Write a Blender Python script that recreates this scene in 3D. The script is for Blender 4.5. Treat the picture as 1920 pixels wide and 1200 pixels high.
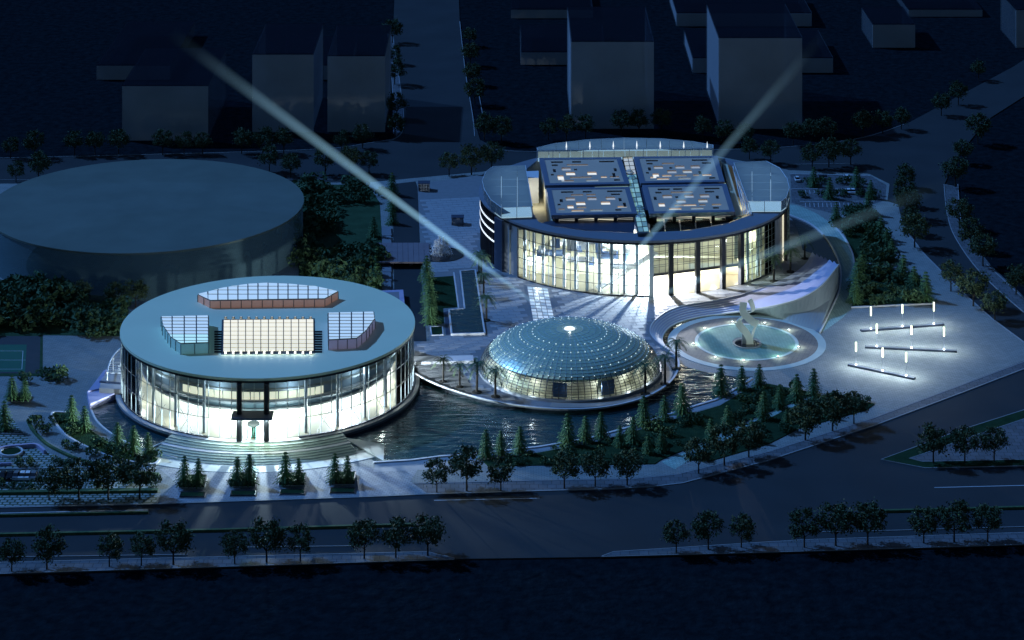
import bpy, math, random
from mathutils import Vector, Matrix
from mathutils.geometry import tessellate_polygon

random.seed(7)
S = bpy.context.scene
C = S.collection
PI = math.pi
for o in list(bpy.data.objects):
    bpy.data.objects.remove(o)

# ------------------------------------------------------------------ camera
F, YH, XC, H = 4600.0, -1000.0, 960.0, 300.0      # focal length and horizon in photograph pixels, eye height in metres
cam = bpy.data.cameras.new('camera')
cam.sensor_width = 36.0
cam.lens = F / 1920 * 36
cam.shift_y = -(600 - YH) / 1920                  # architectural shift lens: verticals stay parallel
cam.clip_start, cam.clip_end = 1.0, 30000.0
cam_o = bpy.data.objects.new('camera', cam)
C.objects.link(cam_o)
cam_o.location = (0, 0, H)
cam_o.rotation_euler = (PI / 2, 0, 0)
S.camera = cam_o

# ------------------------------------------------------------------ sky and moon
MOON_DIR = Vector((0.80, -0.42, -0.80)).normalized()
W = bpy.data.worlds.new('World')
S.world = W
W.use_nodes = True
nt = W.node_tree
bg = nt.nodes['Background']
sky = nt.nodes.new('ShaderNodeTexSky')
sky.sky_type = 'NISHITA'
sky.sun_disc = False
sky.sun_elevation = math.asin(-MOON_DIR.z)
sky.sun_rotation = math.atan2(-MOON_DIR.x, -MOON_DIR.y)
sky.air_density = 2.2
sky.dust_density = 0.2
sky.ozone_density = 4.0
night = nt.nodes.new('ShaderNodeMix')            # the whole sky dimmed to a moonlit blue
night.data_type = 'RGBA'
night.blend_type = 'MULTIPLY'
night.inputs[0].default_value = 1.0
night.inputs[7].default_value = (0.33, 0.55, 1.0, 1)
nt.links.new(sky.outputs[0], night.inputs[6])
nt.links.new(night.outputs[2], bg.inputs[0])
bg.inputs[1].default_value = 0.022
sun = bpy.data.lights.new('moon', 'SUN')
sun.energy = 2.7
sun.angle = math.radians(1.2)
sun.color = (0.13, 0.38, 1.0)
sun_o = bpy.data.objects.new('moon', sun)
C.objects.link(sun_o)
sun_o.rotation_euler = MOON_DIR.to_track_quat('-Z', 'Y').to_euler()

S.view_settings.view_transform = 'Standard'
S.view_settings.look = 'None'
S.view_settings.exposure = 0.0
S.view_settings.gamma = 1.0
S.render.engine = 'CYCLES'
cy = S.cycles
cy.use_denoising = True
cy.max_bounces = 6
cy.diffuse_bounces = 3
cy.glossy_bounces = 3
cy.transmission_bounces = 4
cy.transparent_max_bounces = 16
cy.volume_bounces = 0
cy.caustics_reflective = False
cy.caustics_refractive = False
cy.sample_clamp_indirect = 3.0
cy.sample_clamp_direct = 20.0
cy.volume_step_rate = 6.0
cy.volume_max_steps = 64

# ------------------------------------------------------------------ helpers
def P(x, y, z=0.0):
    d = F * (H - z) / (y - YH)
    return Vector(((x - XC) * d / F, d, z))

def pxm(y):                     # photograph pixels per metre at ground row y
    return (y - YH) / H

def cr(pts, n=6, closed=False):
    pts = [tuple(p) for p in pts]
    out = []
    L = len(pts)
    rng = range(L) if closed else range(L - 1)
    for i in rng:
        if closed:
            p0, p1, p2, p3 = pts[i - 1], pts[i], pts[(i + 1) % L], pts[(i + 2) % L]
        else:
            p0, p1, p2, p3 = pts[max(i - 1, 0)], pts[i], pts[i + 1], pts[min(i + 2, L - 1)]
        for k in range(n):
            t = k / n
            out.append(tuple(0.5 * (2 * b + (c - a) * t + (2 * a - 5 * b + 4 * c - d) * t * t + (3 * b - a - 3 * c + d) * t ** 3)
                             for a, b, c, d in zip(p0, p1, p2, p3)))
    if not closed:
        out.append(pts[-1])
    return out

class MB:
    def __init__(s):
        s.v, s.f = [], []
    def add(s, v, f):
        n = len(s.v)
        s.v += [tuple(p) for p in v]
        s.f += [tuple(i + n for i in q) for q in f]
        return s
    def box(s, c, d, rz=0.0, axes=None):
        c = Vector(c); hx, hy, hz = d[0] / 2, d[1] / 2, d[2] / 2
        if axes is None:
            ax, ay, az = Vector((math.cos(rz), math.sin(rz), 0)), Vector((-math.sin(rz), math.cos(rz), 0)), Vector((0, 0, 1))
        else:
            ax, ay, az = axes
        v = [c + ax * hx * i + ay * hy * j + az * hz * k for k in (-1, 1) for j in (-1, 1) for i in (-1, 1)]
        return s.add(v, [(0, 2, 3, 1), (4, 5, 7, 6), (0, 1, 5, 4), (2, 6, 7, 3), (0, 4, 6, 2), (1, 3, 7, 5)])
    def bar(s, a, b, w, h):
        a, b = Vector(a), Vector(b)
        x = (b - a)
        L = x.length
        x = x.normalized()
        up = Vector((0, 0, 1)) if abs(x.z) < 0.95 else Vector((0, 1, 0))
        y = up.cross(x).normalized()
        z = x.cross(y)
        return s.box((a + b) / 2, (L, w, h), axes=(x, y, z))
    def prism(s, pts, z0, z1):
        n = len(pts)
        v = [(p[0], p[1], z0) for p in pts] + [(p[0], p[1], z1) for p in pts]
        f = [tuple(range(n - 1, -1, -1)), tuple(range(n, 2 * n))]
        f += [(i, (i + 1) % n, n + (i + 1) % n, n + i) for i in range(n)]
        return s.add(v, f)
    def prism_hole(s, outer, hole, z0, z1):
        allp = list(outer) + list(hole)
        tri = tessellate_polygon([[Vector((p[0], p[1], 0)) for p in outer], [Vector((p[0], p[1], 0)) for p in hole]])
        n = len(allp)
        v = [(p[0], p[1], z0) for p in allp] + [(p[0], p[1], z1) for p in allp]
        f = [tuple(t) for t in tri] + [tuple(i + n for i in t) for t in tri]
        a = len(outer)
        f += [(i, (i + 1) % a, n + (i + 1) % a, n + i) for i in range(a)]
        b = len(hole)
        f += [(a + i, a + (i + 1) % b, n + a + (i + 1) % b, n + a + i) for i in range(b)]
        return s.add(v, f)
    def tube(s, a, b, r0, r1, n=8, caps=True):
        a, b = Vector(a), Vector(b)
        x = (b - a).normalized()
        u = x.orthogonal().normalized(); w = x.cross(u)
        v = []
        for p, r in ((a, r0), (b, r1)):
            v += [p + (u * math.cos(2 * PI * i / n) + w * math.sin(2 * PI * i / n)) * r for i in range(n)]
        f = [(i, (i + 1) % n, n + (i + 1) % n, n + i) for i in range(n)]
        if caps:
            f += [tuple(range(n - 1, -1, -1)), tuple(range(n, 2 * n))]
        return s.add(v, f)
    def sector(s, r0, r1, a0, a1, z0, z1, n=16):
        """ring sector solid, angles in radians, 0 = towards the camera (-Y), positive = +X"""
        v, f = [], []
        for i in range(n + 1):
            a = a0 + (a1 - a0) * i / n
            sx, sy = math.sin(a), -math.cos(a)
            v += [(r0 * sx, r0 * sy, z0), (r1 * sx, r1 * sy, z0), (r1 * sx, r1 * sy, z1), (r0 * sx, r0 * sy, z1)]
        for i in range(n):
            b = 4 * i
            f += [(b + k, b + (k + 1) % 4, b + 4 + (k + 1) % 4, b + 4 + k) for k in range(4)]
        f += [(0, 3, 2, 1), (4 * n, 4 * n + 1, 4 * n + 2, 4 * n + 3)]
        return s.add(v, f)
    def lathe(s, prof, n=24, a0=0.0, a1=2 * PI):
        m = len(prof)
        full = abs(a1 - a0 - 2 * PI) < 1e-6
        k = n if full else n + 1
        v = [(r * math.sin(a0 + (a1 - a0) * i / n), -r * math.cos(a0 + (a1 - a0) * i / n), z) for i in range(k) for r, z in prof]
        f = []
        for i in range(n):
            j = (i + 1) % k
            f += [(i * m + q, j * m + q, j * m + q + 1, i * m + q + 1) for q in range(m - 1)]
        return s.add(v, f)
    def mesh(s, name='mesh'):
        me = bpy.data.meshes.new(name)
        me.from_pydata(s.v, [], s.f)
        me.update()
        return me

def link(name, data, mat=None, parent=None, loc=(0, 0, 0), rz=0.0, scale=None):
    o = bpy.data.objects.new(name, data)
    C.objects.link(o)
    if parent is not None:
        o.parent = parent
    o.location = loc
    o.rotation_euler = (0, 0, rz)
    if scale is not None:
        o.scale = scale if hasattr(scale, '__len__') else (scale,) * 3
    if mat is not None and data is not None and not data.materials:
        data.materials.append(mat)
    return o

def obj(name, mb, mat, parent=None, loc=(0, 0, 0), rz=0.0, smooth=False):
    me = mb.mesh(name)
    if smooth:
        for p in me.polygons:
            p.use_smooth = True
    return link(name, me, mat, parent, loc, rz)

def tag(o, label=None, cat=None, group=None, kind=None):
    if label: o['label'] = label
    if cat: o['category'] = cat
    if group: o['group'] = group
    if kind: o['kind'] = kind
    return o

def thing(name, label, cat, loc=(0, 0, 0), rz=0.0, group=None, scale=None):
    return tag(link(name, None, None, None, loc, rz, scale), label, cat, group)

def copy_tree(o, parent=None):
    c = o.copy()
    C.objects.link(c)
    c.parent = parent
    for ch in list(o.children):
        copy_tree(ch, c)
    return c

ORD = ['first', 'second', 'third', 'fourth', 'fifth', 'sixth', 'seventh', 'eighth', 'ninth', 'tenth', 'eleventh', 'twelfth',
       'thirteenth', 'fourteenth', 'fifteenth', 'sixteenth', 'seventeenth', 'eighteenth', 'nineteenth', 'twentieth']

# ------------------------------------------------------------------ materials
def new_mat(name):
    m = bpy.data.materials.new(name)
    m.use_nodes = True
    n = m.node_tree
    b = n.nodes['Principled BSDF']
    return m, n, b

def mat(name, col, rough=0.75, var=0.25, scale=0.6, metal=0.0, bump=0.0, bscale=None, emit=None, estr=0.0, spec=0.4, detail=6):
    m, n, b = new_mat(name)
    b.inputs['Roughness'].default_value = rough
    b.inputs['Metallic'].default_value = metal
    b.inputs['Specular IOR Level'].default_value = spec
    tc = n.nodes.new('ShaderNodeTexCoord')
    nz = n.nodes.new('ShaderNodeTexNoise')
    nz.inputs['Scale'].default_value = scale
    nz.inputs['Detail'].default_value = detail
    n.links.new(tc.outputs['Object'], nz.inputs['Vector'])
    mx = n.nodes.new('ShaderNodeMix')
    mx.data_type = 'RGBA'
    mx.inputs[6].default_value = (*[c * (1 - var) for c in col], 1)
    mx.inputs[7].default_value = (*[min(1, c * (1 + var)) for c in col], 1)
    n.links.new(nz.outputs['Fac'], mx.inputs[0])
    n.links.new(mx.outputs[2], b.inputs['Base Color'])
    if bump:
        nb = n.nodes.new('ShaderNodeTexNoise')
        nb.inputs['Scale'].default_value = bscale or scale * 4
        nb.inputs['Detail'].default_value = 4
        n.links.new(tc.outputs['Object'], nb.inputs['Vector'])
        bp = n.nodes.new('ShaderNodeBump')
        bp.inputs['Strength'].default_value = bump
        bp.inputs['Distance'].default_value = 0.5
        n.links.new(nb.outputs['Fac'], bp.inputs['Height'])
        n.links.new(bp.outputs[0], b.inputs['Normal'])
    if emit:
        b.inputs['Emission Color'].default_value = (*emit, 1)
        b.inputs['Emission Strength'].default_value = estr
    return m

def paving(name, c1, c2, cm, w=1.2, h=0.6, mortar=0.05, rough=0.8, rot=0.0, stain=0.25, spec=0.3):
    """small paving units beyond the size that is built: brick-node joints plus stains"""
    m, n, b = new_mat(name)
    b.inputs['Roughness'].default_value = rough
    b.inputs['Specular IOR Level'].default_value = spec
    tc = n.nodes.new('ShaderNodeTexCoord')
    mp = n.nodes.new('ShaderNodeMapping')
    mp.inputs['Rotation'].default_value = (0, 0, rot)
    n.links.new(tc.outputs['Object'], mp.inputs['Vector'])
    br = n.nodes.new('ShaderNodeTexBrick')
    br.inputs['Color1'].default_value = (*c1, 1)
    br.inputs['Color2'].default_value = (*c2, 1)
    br.inputs['Mortar'].default_value = (*cm, 1)
    br.inputs['Scale'].default_value = 1.0
    br.inputs['Mortar Size'].default_value = mortar
    br.inputs['Brick Width'].default_value = w
    br.inputs['Row Height'].default_value = h
    n.links.new(mp.outputs[0], br.inputs['Vector'])
    nz = n.nodes.new('ShaderNodeTexNoise')
    nz.inputs['Scale'].default_value = 0.12
    nz.inputs['Detail'].default_value = 9
    nz.inputs['Roughness'].default_value = 0.65
    n.links.new(tc.outputs['Object'], nz.inputs['Vector'])
    rp = n.nodes.new('ShaderNodeMapRange')
    rp.inputs[1].default_value = 0.25
    rp.inputs[2].default_value = 0.75
    rp.inputs[3].default_value = 1 - stain
    rp.inputs[4].default_value = 1 + stain * 0.6
    n.links.new(nz.outputs['Fac'], rp.inputs[0])
    mu = n.nodes.new('ShaderNodeVectorMath')
    mu.operation = 'MULTIPLY'
    n.links.new(br.outputs['Color'], mu.inputs[0])
    n.links.new(rp.outputs[0], mu.inputs[1])
    n.links.new(mu.outputs[0], b.inputs['Base Color'])
    return m

def glass(name, tint=(0.9, 0.97, 1.0), refl=0.10, rough=0.03, dif=0.0, dcol=(0.5, 0.6, 0.7), trans=False):
    m = bpy.data.materials.new(name)
    m.use_nodes = True
    n = m.node_tree
    n.nodes.clear()
    out = n.nodes.new('ShaderNodeOutputMaterial')
    tr = n.nodes.new('ShaderNodeBsdfTransparent')
    tr.inputs[0].default_value = (*tint, 1)
    gl = n.nodes.new('ShaderNodeBsdfGlossy')
    gl.inputs['Roughness'].default_value = rough
    lw = n.nodes.new('ShaderNodeLayerWeight')
    lw.inputs[0].default_value = refl
    mx = n.nodes.new('ShaderNodeMixShader')
    n.links.new(lw.outputs['Fresnel'], mx.inputs[0])
    n.links.new(tr.outputs[0], mx.inputs[1])
    n.links.new(gl.outputs[0], mx.inputs[2])
    last = mx
    if dif > 0:
        df = n.nodes.new('ShaderNodeBsdfTranslucent' if trans else 'ShaderNodeBsdfDiffuse')
        tc = n.nodes.new('ShaderNodeTexCoord')
        nz = n.nodes.new('ShaderNodeTexNoise')
        nz.inputs['Scale'].default_value = 0.06
        nz.inputs['Detail'].default_value = 5
        n.links.new(tc.outputs['Object'], nz.inputs['Vector'])
        cm = n.nodes.new('ShaderNodeMix')
        cm.data_type = 'RGBA'
        cm.inputs[6].default_value = (*[c * 0.75 for c in dcol], 1)
        cm.inputs[7].default_value = (*[c * 1.2 for c in dcol], 1)
        n.links.new(nz.outputs['Fac'], cm.inputs[0])
        n.links.new(cm.outputs[2], df.inputs[0])
        m2 = n.nodes.new('ShaderNodeMixShader')
        m2.inputs[0].default_value = dif
        n.links.new(mx.outputs[0], m2.inputs[1])
        if trans:
            d2 = n.nodes.new('ShaderNodeBsdfDiffuse')
            n.links.new(cm.outputs[2], d2.inputs[0])
            m3 = n.nodes.new('ShaderNodeMixShader')
            n.links.new(df.outputs[0], m3.inputs[1])
            n.links.new(d2.outputs[0], m3.inputs[2])
            n.links.new(m3.outputs[0], m2.inputs[2])
        else:
            n.links.new(df.outputs[0], m2.inputs[2])
        last = m2
    n.links.new(last.outputs[0], out.inputs[0])
    return m

def water(name, col=(0.020, 0.060, 0.068), sc=0.42, strength=0.8, stretch=(0.35, 1.0, 1.0)):
    m, n, b = new_mat(name)
    b.inputs['Base Color'].default_value = (*col, 1)
    b.inputs['Roughness'].default_value = 0.10
    b.inputs['Specular IOR Level'].default_value = 0.9
    tc = n.nodes.new('ShaderNodeTexCoord')
    mp = n.nodes.new('ShaderNodeMapping')
    mp.inputs['Scale'].default_value = stretch
    n.links.new(tc.outputs['Object'], mp.inputs['Vector'])
    nz = n.nodes.new('ShaderNodeTexNoise')
    nz.inputs['Scale'].default_value = sc
    nz.inputs['Detail'].default_value = 5
    nz.inputs['Distortion'].default_value = 0.6
    n.links.new(mp.outputs[0], nz.inputs['Vector'])
    bp = n.nodes.new('ShaderNodeBump')
    bp.inputs['Strength'].default_value = strength
    bp.inputs['Distance'].default_value = 0.6
    n.links.new(nz.outputs['Fac'], bp.inputs['Height'])
    n.links.new(bp.outputs[0], b.inputs['Normal'])
    return m

def glow(name, col, s):
    return mat(name, [c * 0.6 for c in col], 0.5, 0.05, 1.0, emit=col, estr=s)

M = {}
M['field'] = mat('field', (0.009, 0.014, 0.018), 0.95, 0.85, 0.30, bump=0.9, bscale=0.55, spec=0.0)
M['asphalt'] = mat('asphalt', (0.041, 0.046, 0.050), 0.9, 0.25, 0.05, bump=0.05, bscale=6, detail=10, spec=0.1)
M['kerb'] = mat('kerb', (0.30, 0.31, 0.32), 0.8, 0.15, 0.8)
M['line'] = mat('line', (0.55, 0.57, 0.6), 0.7, 0.2, 1.5)
M['pave'] = paving('site_paving', (0.25, 0.265, 0.255), (0.31, 0.325, 0.31), (0.16, 0.17, 0.165), 1.6, 0.8, 0.07, stain=0.16)
M['pave_dark'] = paving('dark_paving', (0.11, 0.12, 0.13), (0.15, 0.155, 0.17), (0.06, 0.06, 0.065), 2.6, 2.6, 0.10)
M['pave_plaza'] = paving('plaza_paving', (0.30, 0.31, 0.33), (0.40, 0.41, 0.43), (0.20, 0.21, 0.22), 1.5, 0.9, 0.09, rot=0.15)
M['pave_path'] = paving('path_paving', (0.32, 0.46, 0.40), (0.40, 0.55, 0.48), (0.22, 0.31, 0.28), 1.2, 1.2, 0.10, rot=0.4)
M['slab'] = mat('slab', (0.34, 0.345, 0.36), 0.75, 0.22, 0.35, bump=0.08, bscale=5)
M['slab_joint'] = mat('slab_joint', (0.22, 0.225, 0.235), 0.85, 0.2, 0.5)
M['slab_cool'] = mat('slab_cool', (0.20, 0.215, 0.24), 0.8, 0.2, 0.3, bump=0.08, bscale=5)
M['pale'] = mat('pale_stone', (0.60, 0.60, 0.62), 0.7, 0.10, 0.3)
M['violet'] = mat('violet_stone', (0.40, 0.38, 0.56), 0.7, 0.12, 0.3)
M['parking'] = paving('grid_pavers', (0.42, 0.46, 0.44), (0.30, 0.34, 0.32), (0.06, 0.09, 0.05), 2.2, 1.6, 0.28, stain=0.5)
M['lawn'] = mat('lawn', (0.024, 0.050, 0.025), 0.95, 0.55, 0.35, bump=0.6, bscale=2.0, spec=0.0)
M['lawn_pale'] = mat('lawn_pale', (0.045, 0.085, 0.045), 0.95, 0.4, 0.2, bump=0.4, bscale=2.0, spec=0.0)
M['court'] = mat('court', (0.02, 0.12, 0.075), 0.85, 0.12, 0.4)
M['court_edge'] = mat('court_edge', (0.045, 0.05, 0.055), 0.85, 0.2, 0.4)
M['water'] = water('lagoon_water')
M['water_dark'] = water('dark_water', (0.004, 0.006, 0.012), 0.7, 0.2)
M['bark'] = mat('bark', (0.035, 0.03, 0.025), 0.95, 0.4, 3.0)
M['leaf'] = mat('leaf', (0.075, 0.105, 0.052), 0.8, 0.7, 0.9, spec=0.15)
M['needle'] = mat('needle', (0.085, 0.165, 0.065), 0.8, 0.6, 1.2, spec=0.15)
M['palm'] = mat('palm', (0.12, 0.18, 0.09), 0.75, 0.5, 1.0, spec=0.2)
M['shrub'] = mat('shrub', (0.072, 0.125, 0.06), 0.85, 0.65, 1.0, spec=0.1)
M['soil'] = mat('soil', (0.02, 0.018, 0.015), 0.95, 0.4, 1.0)
M['black'] = mat('black_metal', (0.012, 0.014, 0.02), 0.5, 0.2, 0.8, metal=0.3)
M['navy'] = mat('navy_panel', (0.035, 0.05, 0.085), 0.55, 0.15, 0.3)
M['steel'] = mat('steel', (0.35, 0.38, 0.42), 0.35, 0.12, 1.0, metal=0.7)
M['white'] = mat('white_metal', (0.72, 0.74, 0.76), 0.5, 0.06, 0.5)
M['mullion'] = mat('mullion', (0.10, 0.11, 0.12), 0.5, 0.15, 0.5, metal=0.3)
M['mullion_pale'] = mat('mullion_pale', (0.45, 0.5, 0.52), 0.45, 0.1, 0.5, metal=0.3)
M['roof'] = mat('roof_metal', (0.93, 0.92, 0.62), 0.5, 0.10, 0.05, spec=0.35)
M['roof_rim'] = mat('roof_rim', (0.19, 0.21, 0.25), 0.6, 0.10, 0.06)
M['grey_wall'] = mat('grey_wall', (0.30, 0.31, 0.33), 0.7, 0.10, 0.1)
M['cream'] = mat('cream_wall', (0.62, 0.58, 0.42), 0.7, 0.08, 0.15)
M['floor_in'] = mat('polished_floor', (0.20, 0.18, 0.13), 0.30, 0.10, 0.2)
M['blue_panel'] = mat('blue_panel', (0.10, 0.17, 0.32), 0.5, 0.15, 0.4)
M['hull'] = mat('hall_shell', (0.24, 0.30, 0.36), 0.6, 0.12, 0.08)
M['glass'] = glass('clear_glass')
M['glass_green'] = glass('green_glass', (0.72, 0.95, 0.88), 0.15)
M['glass_pale'] = glass('pale_glass', (0.75, 0.88, 0.95), 0.2, 0.08, 0.32, (0.66, 0.76, 0.80), True)
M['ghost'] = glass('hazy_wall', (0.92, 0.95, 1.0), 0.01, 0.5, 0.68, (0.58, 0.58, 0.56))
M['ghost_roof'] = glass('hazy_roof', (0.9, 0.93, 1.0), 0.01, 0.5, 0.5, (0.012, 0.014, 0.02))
M['lit_cream'] = glow('lit_cream', (1.0, 0.93, 0.68), 0.75)
M['lit_white'] = glow('lit_white', (0.90, 0.98, 1.0), 1.1)
M['lit_lav'] = glow('lit_lavender', (0.60, 0.84, 1.0), 0.60)
M['lit_teal'] = glow('lit_teal', (0.55, 0.95, 1.0), 0.7)
M['lit_dim'] = glow('lit_dim', (0.95, 0.95, 0.80), 0.35)
M['lit_green'] = glow('lit_green', (0.65, 1.0, 0.85), 0.55)
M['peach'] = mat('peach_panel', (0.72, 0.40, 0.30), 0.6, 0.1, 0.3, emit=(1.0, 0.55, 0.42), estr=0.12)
M['lamp_tube'] = glow('lamp_tube', (0.95, 1.0, 0.66), 3.0)
M['lamp_white'] = glow('lamp_white', (0.9, 0.97, 1.0), 6.0)
M['node_light'] = glow('node_light', (0.75, 0.95, 1.0), 1.7)
M['gold'] = mat('gilded_steel', (0.95, 0.94, 0.84), 0.35, 0.05, 0.4, metal=0.0, spec=0.7)
M['wood'] = mat('timber_slat', (0.45, 0.36, 0.2), 0.6, 0.2, 1.0)

# ------------------------------------------------------------------ ground sheets
def W2(pts, z):
    return [(P(x, y, z).x, P(x, y, z).y) for x, y in pts]

def sheet(name, pts, z, m, thick=0.5, kind='structure', label=None, cat=None, parent=None):
    o = obj(name, MB().prism(W2(pts, z), z - thick, z), M[m] if isinstance(m, str) else m, parent)
    tag(o, label, cat, None, kind)
    return o

def strip_mb(mb, pts, z0, z1, w, zref=None):
    """a low wall / kerb / line of width w metres along a pixel polyline"""
    q = [P(x, y, zref if zref is not None else z1) for x, y in pts]
    n = len(q)
    L, R = [], []
    for i in range(n):
        a, b = q[max(i - 1, 0)], q[min(i + 1, n - 1)]
        d = Vector((b.x - a.x, b.y - a.y, 0)).normalized()
        s = Vector((-d.y, d.x, 0)) * w / 2
        L.append(q[i] + s); R.append(q[i] - s)
    v, f = [], []
    for l, r in zip(L, R):
        v += [(l.x, l.y, z0), (r.x, r.y, z0), (r.x, r.y, z1), (l.x, l.y, z1)]
    for i in range(n - 1):
        b = 4 * i
        f += [(b + k, b + (k + 1) % 4, b + 4 + (k + 1) % 4, b + 4 + k) for k in range(4)]
    f += [(0, 3, 2, 1), (4 * n - 4, 4 * n - 3, 4 * n - 2, 4 * n - 1)]
    return mb.add(v, f)

def strip(name, pts, z0, z1, w, m, kind='structure', label=None, cat=None, parent=None):
    return tag(obj(name, strip_mb(MB(), pts, z0, z1, w), M[m], parent), label, cat, None, kind)

def inside(pt, poly):
    x, y = pt
    c = False
    n = len(poly)
    for i in range(n):
        x1, y1 = poly[i]; x2, y2 = poly[i - 1]
        if (y1 > y) != (y2 > y) and x < (x2 - x1) * (y - y1) / (y2 - y1) + x1:
            c = not c
    return c

def clip_convex(poly, axis, val, keep_less):
    out = []
    n = len(poly)
    for i in range(n):
        a, b = poly[i], poly[(i + 1) % n]
        ia = (a[axis] <= val) if keep_less else (a[axis] >= val)
        ib = (b[axis] <= val) if keep_less else (b[axis] >= val)
        if ia: out.append(a)
        if ia != ib:
            t = (val - a[axis]) / (b[axis] - a[axis])
            out.append((a[0] + (b[0] - a[0]) * t, a[1] + (b[1] - a[1]) * t))
    return out

def paving_slabs(parent, poly, z, w, l, rz, gap, m, holes=(), limit=300, name='slab'):
    """real slabs in a running grid over a world polygon; the 'limit' nearest are objects, the rest one mesh"""
    cx = sum(p[0] for p in poly) / len(poly); cyy = sum(p[1] for p in poly) / len(poly)
    ca, sa = math.cos(rz), math.sin(rz)
    cells = []
    R = 160
    for i in range(int(-R / w), int(R / w)):
        for j in range(int(-R / l), int(R / l)):
            u, v = (i + 0.5 + (0.5 if j % 2 else 0)) * w, (j + 0.5) * l
            x, y = cx + u * ca - v * sa, cyy + u * sa + v * ca
            ok = True
            for du, dv in ((-.5, -.5), (.5, -.5), (.5, .5), (-.5, .5)):
                q = (x + du * w * ca - dv * l * sa, y + du * w * sa + dv * l * ca)
                if not inside(q, poly) or any(h(q) for h in holes):
                    ok = False; break
            if ok: cells.append((y, x))
    cells.sort()
    me = MB().box((0, 0, 0), (w - gap, l - gap, 0.06)).mesh(name)
    for y, x in cells[:limit]:
        link(name, me, M[m], parent, (x, y, z + 0.03 + random.uniform(-0.006, 0.006)), rz)
    if len(cells) > limit:
        mb = MB()
        for y, x in cells[limit:]:
            mb.box((x, y, z + 0.03), (w - gap, l - gap, 0.06), rz)
        tag(obj('distant_' + name + 's', mb, M[m], parent), kind='stuff')

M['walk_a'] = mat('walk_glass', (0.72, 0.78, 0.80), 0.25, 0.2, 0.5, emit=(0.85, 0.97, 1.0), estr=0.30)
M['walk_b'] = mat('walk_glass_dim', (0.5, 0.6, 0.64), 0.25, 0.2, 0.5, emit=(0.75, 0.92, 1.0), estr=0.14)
M['step_stone'] = mat('step_stone', (0.27, 0.34, 0.30), 0.75, 0.12, 0.4)
M['step_apron'] = mat('step_apron', (0.48, 0.52, 0.50), 0.7, 0.15, 0.3)
M['tier'] = mat('tier_stone', (0.46, 0.46, 0.60), 0.7, 0.12, 0.15)
M['stand_wall'] = mat('stand_wall', (0.26, 0.30, 0.32), 0.7, 0.15, 0.08)
M['ring_pale'] = mat('ring_pale', (0.46, 0.54, 0.52), 0.7, 0.15, 0.3)
M['ring_brown'] = paving('ring_brown', (0.24, 0.20, 0.18), (0.30, 0.25, 0.22), (0.12, 0.11, 0.1), 3.0, 0.6, 0.08, rot=0.3)

M['lit_hot'] = glow('lit_hot', (1.0, 0.93, 0.70), 0.85)
M['lit_cream2'] = glow('lit_cream_roof', (1.0, 0.97, 0.82), 0.75)
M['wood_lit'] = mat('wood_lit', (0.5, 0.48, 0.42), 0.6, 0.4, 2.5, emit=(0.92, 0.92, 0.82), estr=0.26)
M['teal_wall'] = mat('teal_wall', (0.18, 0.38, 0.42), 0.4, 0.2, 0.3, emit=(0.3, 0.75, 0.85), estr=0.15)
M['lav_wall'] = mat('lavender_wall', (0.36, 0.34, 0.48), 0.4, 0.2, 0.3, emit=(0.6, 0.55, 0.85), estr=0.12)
M['lamp_soft'] = glow('lamp_soft', (1.0, 0.98, 0.92), 2.2)
M['glass_clear2'] = glass('tinted_glass', (0.85, 0.95, 0.92), 0.14)
M['glass_pale2'] = glass('pale_glass_wall', (0.85, 0.93, 0.97), 0.2, 0.05, 0.18, (0.5, 0.58, 0.66))
M['pav_floor_glow'] = mat('pavilion_floor_glow', (0.40, 0.46, 0.52), 0.6, 0.15, 0.2, emit=(0.55, 0.80, 0.95), estr=0.75)  # emission added to the floor in place of lamps inside the pavilions
M['deck'] = mat('deck_metal', (0.70, 0.50, 0.37), 0.5, 0.10, 0.1)
M['deck_frame'] = mat('deck_frame', (0.16, 0.18, 0.24), 0.55, 0.1, 0.2)
M['spine_a'] = mat('spine_glass', (0.35, 0.5, 0.48), 0.2, 0.2, 0.3, emit=(0.45, 0.9, 0.82), estr=0.32)
M['spine_b'] = mat('spine_glass_dim', (0.25, 0.38, 0.38), 0.2, 0.2, 0.3, emit=(0.4, 0.85, 0.8), estr=0.14)
M['dome_glass'] = glass('dome_glass', (0.80, 0.92, 0.96), 0.30, 0.05, 0.10, (0.2, 0.32, 0.36))
M['dome_rib'] = mat('dome_rib', (0.70, 0.78, 0.76), 0.4, 0.1, 0.5, metal=0.3)
M['dome_inner'] = mat('dome_inner', (0.30, 0.42, 0.40), 0.30, 0.2, 0.06, spec=0.6)
M['apron'] = mat('dome_apron', (0.30, 0.27, 0.24), 0.7, 0.15, 0.3)
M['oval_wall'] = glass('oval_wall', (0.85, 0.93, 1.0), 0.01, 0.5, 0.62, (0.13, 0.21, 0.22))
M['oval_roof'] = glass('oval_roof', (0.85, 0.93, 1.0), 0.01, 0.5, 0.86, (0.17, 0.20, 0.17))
# lamp powers in watts
LB_MAIN, LB_RING, LB_UP, LB_DOOR_FILL = 380000, 2400, 800, 3000
RB_MAIN, RB_RING, RB_GAP, PAV_W = 400000, 2200, 1200, 4200
DM_RING, DM_TOP = 480, 500

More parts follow.
